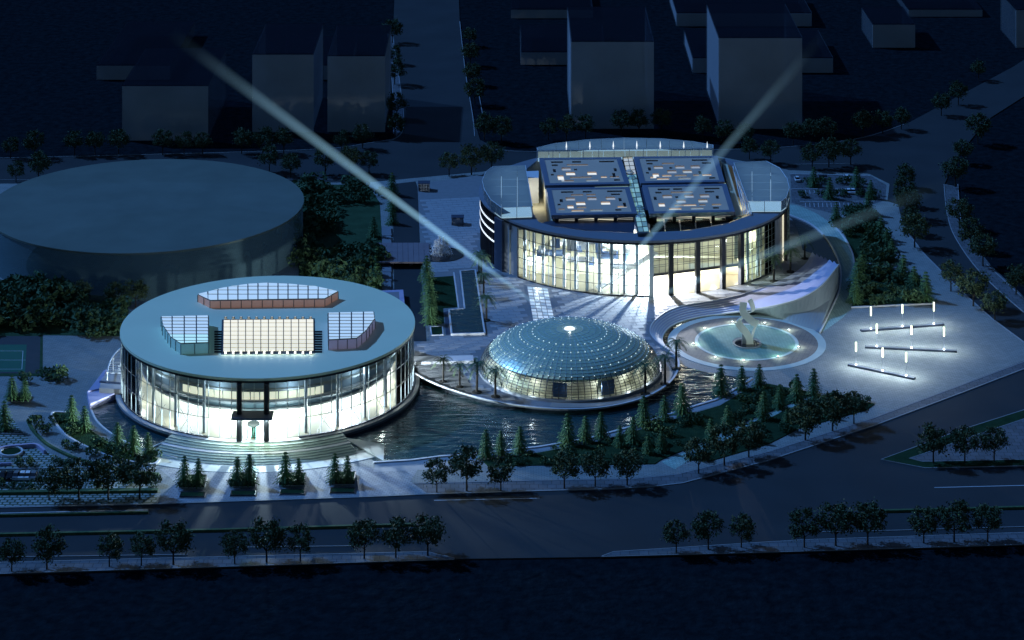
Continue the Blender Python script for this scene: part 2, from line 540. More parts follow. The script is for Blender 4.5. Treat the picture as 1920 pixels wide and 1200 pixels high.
LAMP_TOP, LAMP_FOOT, COURT_W = 10000, 130, 520
M['bridge'] = mat('bridge_deck', (0.20, 0.17, 0.19), 0.8, 0.15, 0.3)
M['spray'] = mat('water_spray', (0.92, 0.93, 0.94), 0.5, 0.05, 1.0)
ROOF_W = 70
M['lit_frieze'] = glow('lit_frieze', (0.85, 0.92, 0.78), 0.30)
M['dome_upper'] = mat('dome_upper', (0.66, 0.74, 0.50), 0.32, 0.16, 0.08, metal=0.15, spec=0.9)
M['dome_line'] = mat('dome_line', (0.55, 0.68, 0.68), 0.4, 0.1, 0.5)
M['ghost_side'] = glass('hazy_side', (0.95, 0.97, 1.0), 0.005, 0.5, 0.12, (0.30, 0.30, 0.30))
M['glass_low'] = glass('low_reflection_glass', (0.85, 0.97, 0.95), 0.02)
M['basin_pave'] = paving('basin_paving', (0.20, 0.36, 0.29), (0.26, 0.43, 0.35), (0.14, 0.25, 0.21), 1.2, 1.2, 0.10, rot=0.4)

# ================================================================== THE SETTING
ZP = 2.0           # level of the raised plaza
ZS = 0.15          # level of the site pavement
g = tag(obj('ground', MB().add([(-9000, -1500, -0.4), (9000, -1500, -0.4), (9000, 16000, -0.4), (-9000, 16000, -0.4)], [(0, 1, 2, 3)]), M['field']), kind='structure')

ROAD = [(-200, 1083), (0, 1077), (850, 1048), (1130, 1044), (1500, 1034), (1920, 1021), (2200, 1012), (2200, 800), (2000, 645), (1920, 585),
        (1840, 512), (1792, 446), (1776, 400), (1771, 345), (1790, 300), (1850, 225), (2000, 130), (2000, 60), (1900, 125), (1700, 232),
        (1600, 262), (1480, 276), (1200, 283), (1000, 286), (930, 278), (900, 262), (886, 215), (872, 130), (862, 40), (858, -60),
        (742, -60), (737, 60), (748, 150), (756, 238), (735, 262), (600, 281), (0, 298), (-200, 303)]
sheet('road', ROAD, 0.0, 'asphalt', 0.4)

SITE = [(-200, 345), (690, 342), (735, 338), (775, 334), (905, 322), (1000, 300), (1180, 290), (1340, 292), (1480, 319), (1560, 322), (1630, 326),
        (1668, 345), (1664, 377), (1684, 384), (1690, 410), (1705, 440), (1732, 475), (1765, 508), (1800, 543), (1860, 597), (1920, 641), (1990, 690),
        (1920, 691), (1800, 737), (1640, 797), (1440, 863), (1280, 905), (1230, 911), (1150, 916), (1000, 920), (800, 926), (690, 931), (300, 944), (0, 951), (-200, 957)]
sheet('site_pavement', SITE, ZS, 'pave', 0.5)
mb = MB(); strip_mb(mb, SITE[14:23], 0.0, 0.22, 0.5); strip_mb(mb, SITE[22:], 0.0, 0.22, 0.45)
tag(obj('kerb', mb, M['kerb']), kind='structure')

# pavement along the front kerb, in a cooler grey with its own kerb line
sheet('front_pavement', [(800, 925), (770, 905), (985, 900), (1190, 896), (1270, 888), (1440, 846), (1640, 782), (1800, 722), (1920, 676), (1985, 652), (1990, 690),
                         (1920, 690), (1800, 736), (1640, 796), (1440, 862), (1280, 904), (1230, 910), (1150, 915), (1000, 919)], ZS + 0.004, 'pave_dark', 0.004)
strip('kerb_line', [(780, 906), (985, 901), (1190, 897), (1270, 889), (1440, 847), (1640, 783), (1800, 723), (1980, 655)], ZS, ZS + 0.06, 0.35, 'kerb')

# verge pavements south of the road
sheet('verge_pavement_west', [(-200, 1081), (0, 1075), (852, 1047), (800, 1034), (700, 1036), (0, 1055), (-200, 1060)], 0.12, 'pave_dark', 0.5)
sheet('verge_pavement_east', [(1128, 1042), (1500, 1032), (1920, 1019), (2200, 1010), (2200, 990), (1920, 998), (1500, 1012), (1150, 1034)], 0.12, 'pave_dark', 0.5)
mb = MB()
for pts in ([(-200, 1059), (0, 1054), (350, 1045), (800, 1034), (852, 1046)], [(-200, 1047), (0, 1044), (352, 1039)], [(430, 1026), (660, 1023)], [(-200, 1081), (0, 1075), (852, 1048)],
            [(1129, 1042), (1150, 1034), (1500, 1012), (1920, 998), (2200, 990)], [(1128, 1043), (1500, 1033), (1920, 1020), (2200, 1011)], [(1540, 997), (1640, 995), (1920, 987), (2200, 980)]):
    strip_mb(mb, pts, 0.0, 0.2, 0.28)
tag(obj('verge_kerb', mb, M['kerb']), kind='structure')
mb = MB()
for pts in ([(-100, 964), (0, 962), (278, 956)], [(814, 938), (1012, 934)], [(1752, 914), (2000, 908)]):
    strip_mb(mb, pts, 0.0, 0.02, 0.35)
tag(obj('road_marking', mb, M['line']), kind='structure')
# low clipped hedges dividing the carriageway
for pts, lab in (([(-200, 1006), (0, 1000), (400, 992), (780, 981)], 'long low hedge dividing the road in front of the planters'),
                 ([(1655, 956), (1780, 953), (2000, 947)], 'long low hedge dividing the road at the lower right'),
                 ([(-100, 967), (0, 964.5), (278, 958.5)], 'thin low hedge below the parking area kerb')):
    strip('median_hedge', pts, 0.0, 0.7, 0.9 if pts[0][1] != 967 else 0.5, 'shrub', 'thing', lab, 'hedge')
# east triangular island
TRI = [(1652, 861), (1720, 836), (1800, 806), (1920, 768), (2200, 680), (2200, 868), (1920, 873), (1735, 877)]
sheet('traffic_island', TRI, 0.14, 'lawn', 0.4)
sheet('island_paving', [(1705, 859), (1735, 849), (1830, 815), (1920, 785), (2200, 700), (2200, 858), (1920, 861), (1730, 865)], 0.16, 'pave_dark', 0.02)
mb = MB(); strip_mb(mb, TRI[6:] + TRI[:5], 0.0, 0.2, 0.3); strip_mb(mb, [(1920, 861), (1730, 865), (1705, 859), (1735, 849), (1830, 815), (1920, 785), (2200, 700)], 0.1, 0.22, 0.25)
tag(obj('island_kerb', mb, M['kerb']), kind='structure')
# kerbs and footways along the back and east roads
mb = MB()
for pts in ([(735, 60), (749, 150), (757, 238), (736, 262)], [(728, 100), (735, 150), (738, 250)], [(862, 40), (872, 130), (886, 215), (890, 255)], [(893, 150), (905, 215)],
            [(-200, 300), (0, 296), (560, 281), (690, 268), (738, 260)], [(-200, 338), (0, 337), (560, 336), (700, 336)], [(905, 275), (1000, 284), (1400, 279), (1600, 261), (1700, 231)],
            [(1770, 345), (1776, 400), (1792, 446), (1840, 512), (1920, 585), (2000, 645)], [(1796, 345), (1800, 400), (1806, 430)], [(1850, 495), (1920, 560)], [(1480, 308), (1600, 306)]):
    strip_mb(mb, cr(pts, 4), 0.0, 0.2, 0.3)
tag(obj('road_kerb', mb, M['kerb']), kind='structure')
sheet('east_footway', cr([(1772, 345), (1777, 400), (1793, 446), (1841, 512), (1921, 585), (2001, 645)], 4) + [(2030, 635), (1935, 570), (1860, 500), (1812, 440), (1800, 400), (1795, 350)], 0.1, 'pave_dark', 0.4)
sheet('west_footway', [(737, 60), (749, 150), (757, 238), (740, 258), (736, 160), (726, 60)], 0.1, 'pave_dark', 0.4)

# lagoon with its quay
LAG = cr([(168, 757), (172, 770), (180, 786), (192, 799), (212, 814), (242, 830), (285, 846), (330, 857)], 4) + \
      [(420, 850), (600, 842), (706, 864), (772, 860), (825, 853), (900, 848), (1012, 835), (1106, 819), (1184, 797), (1262, 772), (1305, 758), (1342, 747), (1387, 722),
       (1412, 706), (1380, 706), (1330, 699), (1290, 689), (1262, 674), (1200, 650), (900, 690), (780, 680), (600, 650), (300, 690), (232, 730)]
sheet('lagoon_water', LAG, ZS + 0.03, 'water', 0.03)
mb = MB()
strip_mb(mb, cr([(168, 757), (172, 770), (180, 786), (192, 799), (212, 814), (242, 830), (285, 846), (332, 858)], 4), 0.1, 0.45, 0.6)
strip_mb(mb, [(700, 866), (772, 861.5), (825, 854.5), (900, 849.5), (1012, 836.5), (1106, 820.5), (1184, 798.5), (1262, 773.5), (1305, 759.5), (1342, 748.5), (1387, 723.5), (1410, 708)], 0.1, 0.5, 0.8)
tag(obj('quay_kerb', mb, M['pale']), kind='structure')
sheet('quay_path', [(706, 866), (772, 862), (825, 855), (900, 850), (1012, 837), (1106, 821), (1184, 799), (1262, 774), (1342, 749), (1410, 709), (1440, 712), (1350, 758),
                    (1262, 784), (1184, 808), (1106, 829), (1012, 846), (905, 862), (800, 880), (700, 885)], ZS + 0.008, 'slab', 0.008)
# forecourt in warm pale paving before the steps
sheet('forecourt', [(296, 943), (330, 905), (300, 880), (370, 874), (660, 874), (710, 878), (790, 868), (770, 903), (800, 924), (690, 929), (480, 936)], ZS + 0.006, 'pave_plaza', 0.006)

# gardens, lawns and beds
GA = [(905, 863), (1012, 848), (1106, 831), (1184, 810), (1262, 786), (1350, 760), (1404, 728), (1440, 719), (1530, 737), (1420, 780), (1340, 815), (1290, 840), (1240, 861), (1228, 869), (1100, 871), (969, 872), (918, 876)]
GB = [(1292, 862), (1340, 835), (1400, 805), (1470, 770), (1530, 745), (1560, 735), (1600, 745), (1640, 757), (1625, 768), (1500, 802), (1440, 832), (1330, 864)]
sheet('lagoon_garden', GA, ZS + 0.25, 'lawn', 0.25)
sheet('path_garden', GB, ZS + 0.25, 'lawn', 0.25)
sheet('garden_path', [(1240, 866), (1290, 845), (1340, 820), (1420, 785), (1530, 741), (1537, 744), (1470, 772), (1400, 806), (1340, 837), (1290, 864), (1265, 880)], ZS + 0.012, 'pave_path', 0.012)
GW = [(560, 346), (690, 346), (712, 380), (716, 450), (708, 545), (560, 560)]
sheet('west_lawn', GW, ZS + 0.1, 'lawn_pale', 0.1)
sheet('court_garden', [(-200, 540), (0, 535), (240, 560), (240, 630), (80, 628), (80, 705), (-200, 705)], ZS + 0.1, 'lawn_pale', 0.1)
sheet('court_surround', [(-200, 630), (76, 630), (74, 700), (-200, 700)], ZS + 0.12, 'court_edge', 0.1)
sheet('tennis_court', [(-200, 646), (50, 646), (47, 697), (-200, 697)], ZS + 0.14, 'court', 0.02)
mb = MB()
for pts in ([(-200, 658), (44, 658)], [(-200, 675), (48, 675)], [(43, 658), (41, 692)], [(-200, 692), (41, 692)]):
    strip_mb(mb, pts, 0.2, ZS + 0.15, 0.18)
tag(obj('court_line', mb, M['line']), kind='structure')
GU = [(1572, 418), (1590, 404), (1632, 398), (1645, 430), (1662, 465), (1676, 494), (1602, 492), (1592, 455)]
GL = [(1612, 503), (1640, 498), (1720, 514), (1732, 540), (1748, 567), (1598, 574), (1602, 540)]
sheet('upper_garden', GU, ZS + 0.2, 'lawn', 0.2)
sheet('lower_garden', GL, ZS + 0.2, 'lawn', 0.2)
mb = MB(); strip_mb(mb, [(1602, 493), (1676, 495)], 0.1, 0.6, 0.5); strip_mb(mb, [(1596, 575), (1750, 568)], 0.1, 0.6, 0.5); strip_mb(mb, cr([(1555, 415), (1580, 440), (1597, 470), (1602, 492)], 4), 0.1, 0.6, 0.5)
tag(obj('garden_kerb', mb, M['pale']), kind='structure')

# curved path and dark moat east of the right-hand building
sheet('curved_path', cr([(1482, 383), (1520, 395), (1550, 413), (1578, 440), (1596, 475), (1604, 510), (1604, 550), (1590, 585), (1560, 610), (1538, 622), (1530, 605), (1560, 575), (1574, 545),
                         (1578, 510), (1570, 480), (1550, 445), (1520, 418), (1478, 400)], 4, True), ZS + 0.02, 'pave_path', 0.02)
sheet('moat_water', cr([(1478, 402), (1520, 420), (1548, 446), (1566, 478), (1572, 500), (1520, 478), (1500, 470), (1490, 440)], 4, True), ZS + 0.016, 'water_dark', 0.016)
mb = MB(); strip_mb(mb, cr([(1478, 401), (1520, 419), (1550, 446), (1569, 480), (1577, 510), (1573, 545), (1558, 578), (1537, 622)], 5), 0.1, 0.7, 0.5)
tag(obj('moat_kerb', mb, M['pale']), kind='structure')
# car park behind
sheet('car_park', [(1482, 326), (1632, 329), (1662, 347), (1660, 375), (1640, 382), (1560, 400), (1520, 390), (1484, 380)], ZS + 0.004, 'pave_dark', 0.004)
mb = MB()
for pts in ([(1484, 354), (1625, 354)], [(1500, 378), (1640, 377)], [(1482, 326), (1632, 329)]):
    strip_mb(mb, pts, 0.1, 0.35, 0.4)
for i in range(15):
    strip_mb(mb, [(1510 + i * 8, 356), (1511 + i * 8, 363)], 0.1, ZS + 0.012, 0.2)
    strip_mb(mb, [(1510 + i * 8, 380), (1511 + i * 8, 388)], 0.1, ZS + 0.012, 0.2)
tag(obj('car_park_marking', mb, M['line']), kind='structure')

# west: grid-paved parking, curved ribbon path, beds
PKL = [(-200, 770), (0, 768)] + cr([(18, 776), (43, 812), (66, 834), (90, 848), (122, 864), (160, 874), (200, 883), (298, 912)], 4) + [(296, 922), (-200, 930)]
sheet('parking_area', PKL, ZS + 0.006, 'parking', 0.006)
sheet('parking_edge_paving', [(-200, 934), (0, 926), (294, 922), (294, 942), (0, 949), (-200, 955)], ZS + 0.007, 'parking', 0.007)
mb = MB()
strip_mb(mb, [(-100, 879), (0, 878.5), (170, 876)], 0.1, 0.45, 0.5); strip_mb(mb, [(-100, 812), (0, 812), (44, 813)], 0.1, 0.45, 0.4)
tag(obj('parking_kerb', mb, M['kerb']), kind='structure')
strip('parking_hedge', [(-100, 923), (0, 921), (150, 919), (296, 917)], 0.1, 0.9, 1.6, 'shrub', 'thing', 'straight low hedge along the front of the left parking area', 'hedge')
strip('ribbon_hedge', cr([(52, 786), (60, 802), (74, 818), (90, 832), (120, 848), (150, 860), (190, 871), (240, 882), (298, 887)], 5), 0.1, 0.8, 0.9, 'shrub', 'thing', 'curved low hedge sweeping above the left parking area', 'hedge')
BED = cr([(100, 773), (101, 784), (114, 804), (136, 822), (180, 844), (222, 859), (284, 868)], 4) + [(298, 860)] + cr([(262, 854), (230, 840), (200, 826), (170, 806), (142, 783), (122, 773)], 4)
sheet('lens_bed', BED, ZS + 0.3, 'lawn', 0.3)
mb = MB(); strip_mb(mb, cr([(122, 772), (99, 772), (100, 784), (113, 804), (135, 822), (179, 844), (221, 859), (284, 869), (299, 860)], 4), 0.1, 0.7, 0.7)
tag(obj('bed_kerb', mb, M['pale']), kind='structure')
# sunken ramp with an oval planter in the parking
t = thing('oval_planter', 'oval planted well with pale rim in the left parking ramp', 'planter', P(21, 850, ZS))
obj('rim', MB().lathe([(3.6, 0), (3.6, 0.8), (3.0, 0.8), (3.0, 0)], 28), M['pale'], t)
obj('planting', MB().lathe([(2.99, 0.02), (2.99, 0.5), (0.01, 0.6)], 20), M['lawn'], t)
o = strip('ramp_wall', cr([(-40, 856), (-10, 842), (10, 836), (40, 833), (68, 832), (84, 844)], 5), 0.1, 1.3, 0.8, 'violet', 'thing', 'curved mauve wall of the ramp round the oval planter', 'wall')
strip('ramp_parapet', [(-40, 870), (0, 868), (22, 867)], 0.1, 1.0, 0.6, 'violet', 'thing', 'straight mauve parapet under the oval planter', 'wall')

# ------------------------------------------------------------------ raised plaza
DOME = P(1068, 690, ZP); DOME_R = 168 * DOME.y / F
RB = Vector((47.0, 940.4, ZP)); RB_R = 58.9
LB = Vector((-79.3, 798.4, ZP)); LB_R = 47.2
E0 = cr([(1256, 658), (1235, 643), (1220, 625), (1222, 609), (1236, 594), (1258, 581), (1293, 571), (1340, 564), (1387, 554), (1433, 539), (1480, 519), (1510, 497), (1523, 475)], 5)
E1 = cr([(1257, 656), (1246, 648), (1241, 637), (1245, 624), (1258, 611), (1282, 601), (1317, 593), (1363, 587), (1413, 580), (1457, 572), (1503, 558), (1540, 535), (1572, 496)], 5)
ISL = cr([(778, 699), (800, 711), (840, 727), (900, 745), (960, 757), (1020, 764), (1080, 766), (1140, 761), (1200, 747), (1240, 728), (1264, 706), (1273, 683), (1268, 668), (1256, 658)], 4)
PLAZA = ISL[:-1] + E0 + [(1505, 469), (1498, 440), (1488, 415), (1470, 395), (1440, 350), (1180, 296), (900, 328), (783, 345), (786, 420), (793, 500), (804, 520), (806, 640), (776, 640)]
plz = tag(obj('plaza', MB().prism(W2(PLAZA, ZP), ZP - 0.7, ZP), M['slab_joint']), kind='structure')
inner = [(RB.x + (x - RB.x) * 0.975 - 1.0, RB.y + (y - RB.y) * 0.985) for x, y in W2(PLAZA, ZP)]
obj('plinth', MB().prism(inner, 0.0, ZP - 0.7), M['navy'], plz)
wp = W2(PLAZA, ZP)
hole_rb = lambda q: (q[0] - RB.x) ** 2 + (q[1] - RB.y) ** 2 < (RB_R + 0.3) ** 2
hole_dm = lambda q: (q[0] - DOME.x) ** 2 + (q[1] - DOME.y) ** 2 < (DOME_R + 1.5) ** 2
LPOOL = W2([(849, 505), (893, 502), (913, 627), (840, 628), (838, 576), (856, 573)], ZP)
WALK = W2([(985, 533), (1029, 538), (1043, 600), (1043, 640), (1000, 640)], ZP)
LAWN2 = W2([(800, 515), (858, 512), (864, 580), (838, 580), (838, 630), (800, 632)], ZP)
holes = [hole_rb, hole_dm, lambda q: inside(q, LPOOL), lambda q: inside(q, WALK), lambda q: inside(q, LAWN2)]
paving_slabs(plz, wp, ZP, 4.2, 2.9, 0.16, 0.16, 'slab', holes)
# island promenade edge line, glass walk
strip('plaza_edge', ISL, ZP, ZP + 0.25, 0.6, 'pale')
wk = tag(obj('glass_walk', MB().prism(WALK, ZP, ZP + 0.05), M['slab_joint']), kind='structure')
a, b, c, d = [P(x, y, ZP) for x, y in ((988, 537), (1027, 541), (1042, 610), (1001, 610))]
for j in range(12):
    for i in range(4):
        u0, u1, v0, v1 = i / 4 + .015, (i + 1) / 4 - .015, j / 12 + .01, (j + 1) / 12 - .01
        q = [(a * (1 - u) + b * u) * (1 - v) + (d * (1 - u) + c * u) * v for u, v in ((u0, v0), (u1, v0), (u1, v1), (u0, v1))]
        obj('lit_pane', MB().prism([(p.x, p.y) for p in q], ZP + 0.05, ZP + 0.12 + random.uniform(0, 0.02)), M['walk_a' if (i * 7 + j * 5) % 3 else 'walk_b'], wk)

# podium of the left-hand building with its front steps
pod = thing('podium', 'round stone podium with wide curved steps under the left glass drum', 'podium', (LB.x, LB.y, 0))
obj('terrace', MB().sector(0.1, LB_R + 2.0, 0, 2 * PI, 1.2, ZP, 96), M['slab'], pod)
obj('base', MB().sector(0.1, LB_R + 1.4, 0, 2 * PI, 0.0, 1.2, 72), M['navy'], pod)
A0, A1 = math.radians(-31), math.radians(33)
NS = 8
for k in range(NS):
    zt = ZP - (k + 1) * (ZP - ZS) / (NS + 1)
    r1 = LB_R + 2.6 + (k + 1) * 1.5
    obj('step', MB().sector(LB_R + 1.0 + k * 1.5, r1, A0 + 0.004 * k, A1 - 0.004 * k, 0.1, zt, 48), M['pale' if k == 3 else 'step_stone'], pod)
obj('landing', MB().sector(LB_R + 1.6 + NS * 1.5, LB_R + 20, A0 - 0.02, A1 + 0.02, 0.1, ZS + 0.07, 48), M['step_apron'], pod)
for sgn, a in ((-1, A0), (1, A1)):
    r0, r1 = LB_R + 2.3, LB_R + 24
    pts = []
    for r, w in ((r0, 0.0), (r1, 0.03)):
        pts.append((r * math.sin(a + sgn * w), -r * math.cos(a + sgn * w)))
    tip = a + sgn * (0.14 if sgn > 0 else 0.04)
    pts.append(((LB_R + 14) * math.sin(tip), -(LB_R + 14) * math.cos(tip)))
    v = [(pts[0][0], pts[0][1], 0.7), (pts[1][0], pts[1][1], 0.3), (pts[2][0], pts[2][1], 0.3), (pts[0][0], pts[0][1], 0), (pts[1][0], pts[1][1], 0), (pts[2][0], pts[2][1], 0)]
    obj('cheek_wall', MB().add(v, [(0, 1, 2), (3, 5, 4), (0, 3, 4, 1), (1, 4, 5, 2), (2, 5, 3, 0)]), M['step_apron'], pod)

# ------------------------------------------------------------------ S-shaped stepped stand round the fountain court
st = thing('stepped_stand', 'sweeping S-shaped stepped stand with mauve tiers above the fountain court', 'steps', (0, 0, 0))
N = len(E0)
def smooth(t): t = max(0, min(1, t)); return t * t * (3 - 2 * t)
ze1 = [0.35 + (9.0 - 0.35) * smooth((i / (N - 1) - 0.50) / 0.5) for i in range(N)]
NT = 6
rows = []
for i in range(N):
    p0 = P(*E0[i], ZP); p1 = P(*E1[i], ze1[i])
    pr = []
    for k in range(NT):
        f0, f1 = k / NT, (k + 1) / NT
        z = ZP + (ze1[i] - ZP) * (k + 0.5) / NT
        q0, q1 = p0.lerp(p1, f0), p0.lerp(p1, f1)
        pr.append(((q0.x, q0.y), (q1.x, q1.y), z))
    rows.append(pr)
for k in range(NT):
    v, f = [], []
    for i in range(N):
        q0, q1, z = rows[i][k]
        zn = rows[i][k + 1][2] if k + 1 < NT else ze1[i]
        zb = min(z, zn)
        zp_ = rows[i][k - 1][2] if k else ZP
        v += [(q0[0], q0[1], min(zp_, z) - 0.3), (q0[0], q0[1], z), (q1[0], q1[1], z), (q1[0], q1[1], min(z, zn) - 0.3)]
    for i in range(N - 1):
        b = 4 * i
        f += [(b, b + 4, b + 5, b + 1), (b + 1, b + 5, b + 6, b + 2), (b + 2, b + 6, b + 7, b + 3)]
    f += [(0, 1, 2, 3), tuple(4 * (N - 1) + j for j in (3, 2, 1, 0))]
    tr_ = obj('tier', MB().add(v, f), M['tier'], st)
    nb = MB()
    for i in range(N - 1):
        qa, qb = rows[i][k], rows[i + 1][k]
        e = 1
        nb.bar(Vector((*qa[e], qa[2] + 0.03)), Vector((*qb[e], qb[2] + 0.03)), 0.42, 0.07)
    obj('lit_tread_line', nb, M['pale'], tr_)  # pale bars added to draw the lit treads as stripes
# outer edge coping and battered wall
v, f = [], []
wb = cr([(1257, 657), (1247, 649), (1242.5, 638), (1246.5, 626), (1259.5, 613), (1283.5, 603), (1318.5, 595), (1364, 589.5), (1413, 586), (1450, 594), (1485, 606), (1512, 615), (1537, 622)], 5)
for i in range(N):
    p = P(*E1[i], ze1[i]); q = P(*wb[i], ZS)
    mid = p.lerp(q, 0.45); mid.z = ze1[i] * 0.35 + 0.1
    v += [tuple(p), tuple(mid), tuple(q), (p.x, p.y, -0.1)]
for i in range(N - 1):
    b = 4 * i
    f += [(b, b + 4, b + 5, b + 1), (b + 1, b + 5, b + 6, b + 2), (b + 2, b + 6, b + 7, b + 3)]
f += [(4 * (N - 1), 4 * (N - 1) + 1, 4 * (N - 1) + 2, 4 * (N - 1) + 3)]
obj('battered_wall', MB().add(v, f), M['stand_wall'], st)
mb = MB()
q = [P(*E1[i], ze1[i]) for i in range(N)]
for i in range(0, N - 1, 1):
    mb.bar(q[i] + Vector((0, 0, 0.1)), q[i + 1] + Vector((0, 0, 0.1)), 0.5, 0.25)
obj('coping', mb, M['pale'], st)
mb = MB()
q = [P(*E0[i], ZP) for i in range(N)]
for i in range(0, N - 1, 1):
    mb.bar(q[i] + Vector((0, 0, 0.15)), q[i + 1] + Vector((0, 0, 0.15)), 0.35, 0.3)
obj('top_edge', mb, M['pale'], st)
# end wall of the stand
v = []
pr = rows[-1]
mb = MB()
for k in range(NT):
    q0, q1, z = pr[k]
    mb.add([(q0[0], q0[1], 0), (q1[0], q1[1], 0), (q1[0], q1[1], z), (q0[0], q0[1], z)], [(0, 1, 2, 3)])
obj('end_wall', mb, M['pale'], st)

# fountain court: concentric rings
FC = P(1400, 641, ZS)
for nm, r0, r1, z, m in (('court_outer_ring', 24.3, 27.0, 0.05, 'ring_pale'), ('court_middle_ring', 17.7, 24.3, 0.045, 'ring_brown'), ('court_pale_ring', 16.6, 17.7, 0.10, 'ring_pale'), ('court_basin', 4.9, 16.6, 0.05, 'basin_pave')):
    tag(obj(nm, MB().sector(r0, r1, 0, 2 * PI, 0, z, 96), M[m], None, FC), kind='structure')
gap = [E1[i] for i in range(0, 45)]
sheet('court_gap_shade', [(x, y + 1) for x, y in gap] + [(1400, 596), (1330, 601), (1285, 613), (1262, 630), (1258, 650)], ZS + 0.012, 'water_dark', 0.012)  # dark glossy sheet painting the shade between stand and court

# ================================================================== BUILDINGS
def rad(d): return math.radians(d)

def lamp(name, parent, loc, power, col=(1.0, 0.96, 0.86), radius=0.6):
    l = bpy.data.lights.new(name, 'POINT')
    l.energy = power
    l.color = col
    l.shadow_soft_size = radius
    o = bpy.data.objects.new(name, l)
    C.objects.link(o)
    if parent is not None: o.parent = parent
    o.location = loc
    return o

def glazed(parent, org, poly, z, xcuts, ycuts, m, frame_m='mullion', gap=0.16, thick=0.12, name='pane'):
    """pane objects clipped to a convex outline (photograph pixels at height z) over a dark frame bed"""
    me = MB().prism([(p[0] - org[0], p[1] - org[1]) for p in W2(poly, z)], z - 0.25 - org[2], z - org[2])
    fr = obj('glazing_frame', me, M[frame_m], parent)
    for i in range(len(xcuts) - 1):
        for j in range(len(ycuts) - 1):
            c = list(poly)
            for ax, val, less in ((0, xcuts[i], False), (0, xcuts[i + 1], True), (1, ycuts[j], False), (1, ycuts[j + 1], True)):
                c = clip_convex(c, ax, val, less)
                if len(c) < 3: break
            if len(c) < 3: continue
            q = [P(x, y, z) for x, y in c]
            ct = sum(q, Vector()) / len(q)
            if max((p - ct).length for p in q) < 0.5: continue
            hx = max(abs(p.x - ct.x) for p in q); hy = max(abs(p.y - ct.y) for p in q)
            kx, ky = max(0.3, 1 - gap / hx), max(0.3, 1 - gap * 2.0 / hy)
            pts = [(ct.x + (p.x - ct.x) * kx - org[0], ct.y + (p.y - ct.y) * ky - org[1]) for p in q]
            mm = m(i, j) if callable(m) else m
            obj(name, MB().prism(pts, z - org[2] + 0.002, z - org[2] + thick), M[mm], parent)
    return fr

def lin(a, b, n): return [a + (b - a) * i / n for i in range(n + 1)]

def curtain(parent, R, a0, a1, nc, z0, z1, nr, m='glass', mull='mullion', skip=None, rfun=None, mw=0.22, md=0.35):
    """curtain wall on a cylinder: pane, mullion and transom objects; meshes shared"""
    da = (a1 - a0) / nc
    hw = R * math.tan(da / 2)
    hz = (z1 - z0) / nr
    pm = MB().box((0, -R, 0), (2 * hw - mw, 0.05, hz - 0.16)).mesh('pane')
    mm = MB().box((0, -R, (z0 + z1) / 2), (mw, md, z1 - z0)).mesh('mullion')
    for i in range(nc):
        a = a0 + (i + 0.5) * da
        if skip and skip(a): continue
        dr = rfun(a) if rfun else 0.0
        off = (-dr * math.sin(a), dr * math.cos(a), 0)
        for j in range(nr):
            link('pane', pm, M[m], parent, (off[0], off[1], z0 + (j + 0.5) * hz), a)
    for i in range(nc + 1):
        if abs(a1 - a0 - 2 * PI) < 1e-6 and i == nc: break
        a = a0 + i * da
        if skip and skip(a): continue
        dr = rfun(a) if rfun else 0.0
        link('mullion', mm, M[mull], parent, (-dr * math.sin(a), dr * math.cos(a), 0), a)
    for j in range(1, nr):
        z = z0 + j * hz
        if not rfun:
            obj('transom', MB().sector(R - 0.12, R + 0.12, a0, a1, z - 0.07, z + 0.07, nc), M[mull], parent)

# ------------------------------------------------------------------ left-hand glass drum
B = thing('glass_drum_hall', 'round glass-walled hall with blue-grey disc roof and lit skylights', 'building', LB)
R = LB_R
TOP = 21.0 - ZP
roof = obj('roof', MB().sector(0.05, R + 0.5, 0, 2 * PI, TOP - 0.8, TOP, 128), M['roof'], B)
obj('fascia', MB().sector(R - 1.0, R + 0.45, 0, 2 * PI, TOP - 1.5, TOP - 0.8, 128), M['black'], B)
NC = 84
entr = lambda a: 2.4 * smooth(1 - abs(a) / rad(17)) * 1.3 if abs(a) < rad(17) else 0.0
curtain(B, R, -PI, PI, NC, 0.05, TOP - 1.5, 3, 'glass', 'mullion_pale', None, entr, 0.16, 0.3)
for z in (6.0, 11.6):
    obj('transom', MB().sector(R - 0.1, R + 0.1, rad(17), 2 * PI - rad(17), z - 0.06, z + 0.06, 84), M['mullion'], B)
obj('sill_ring', MB().sector(R - 0.4, R + 0.4, rad(17), 2 * PI - rad(17), 0.0, 0.3, 84), M['black'], B)
# columns behind the glass
cm = MB().tube((0, -(R - 3), 0.05), (0, -(R - 3), TOP - 1.5), 0.55, 0.55, 10).mesh('column')
for i in range(26):
    a = -PI + (i + 0.5) * 2 * PI / 26
    if abs(a) < rad(10): continue
    link('column', cm, M['mullion_pale' if i % 2 else 'steel'], B, (0, 0, 0), a)
for a in (-4.9, 5.0):
    obj('entrance_column', MB().tube((0, -(R + 1.0), 0), (0, -(R + 1.0), TOP - 1.5), 0.85, 0.85, 14), M['black'], B, rz=rad(a))
obj('entrance_canopy', MB().box((0, -(R + 1.4), 8.0), (12.5, 6.0, 0.7)), M['navy'], B)
dr = obj('revolving_door', MB().lathe([(1.7, 4.0), (1.9, 4.0), (1.9, 4.6), (0.01, 4.6)], 20), M['mullion'], B, (0, -(R - 1.6), 0))
for k in range(4):
    obj('door_leaf', MB().box((0.85, 0, 2.0), (1.6, 0.08, 3.9)), M['glass_green'], dr, rz=k * PI / 2 + 0.5)
for k in (-1, 1):
    obj('door_post', MB().box((1.85 * k, 0, 2.1), (0.18, 0.5, 4.2)), M['mullion'], dr)
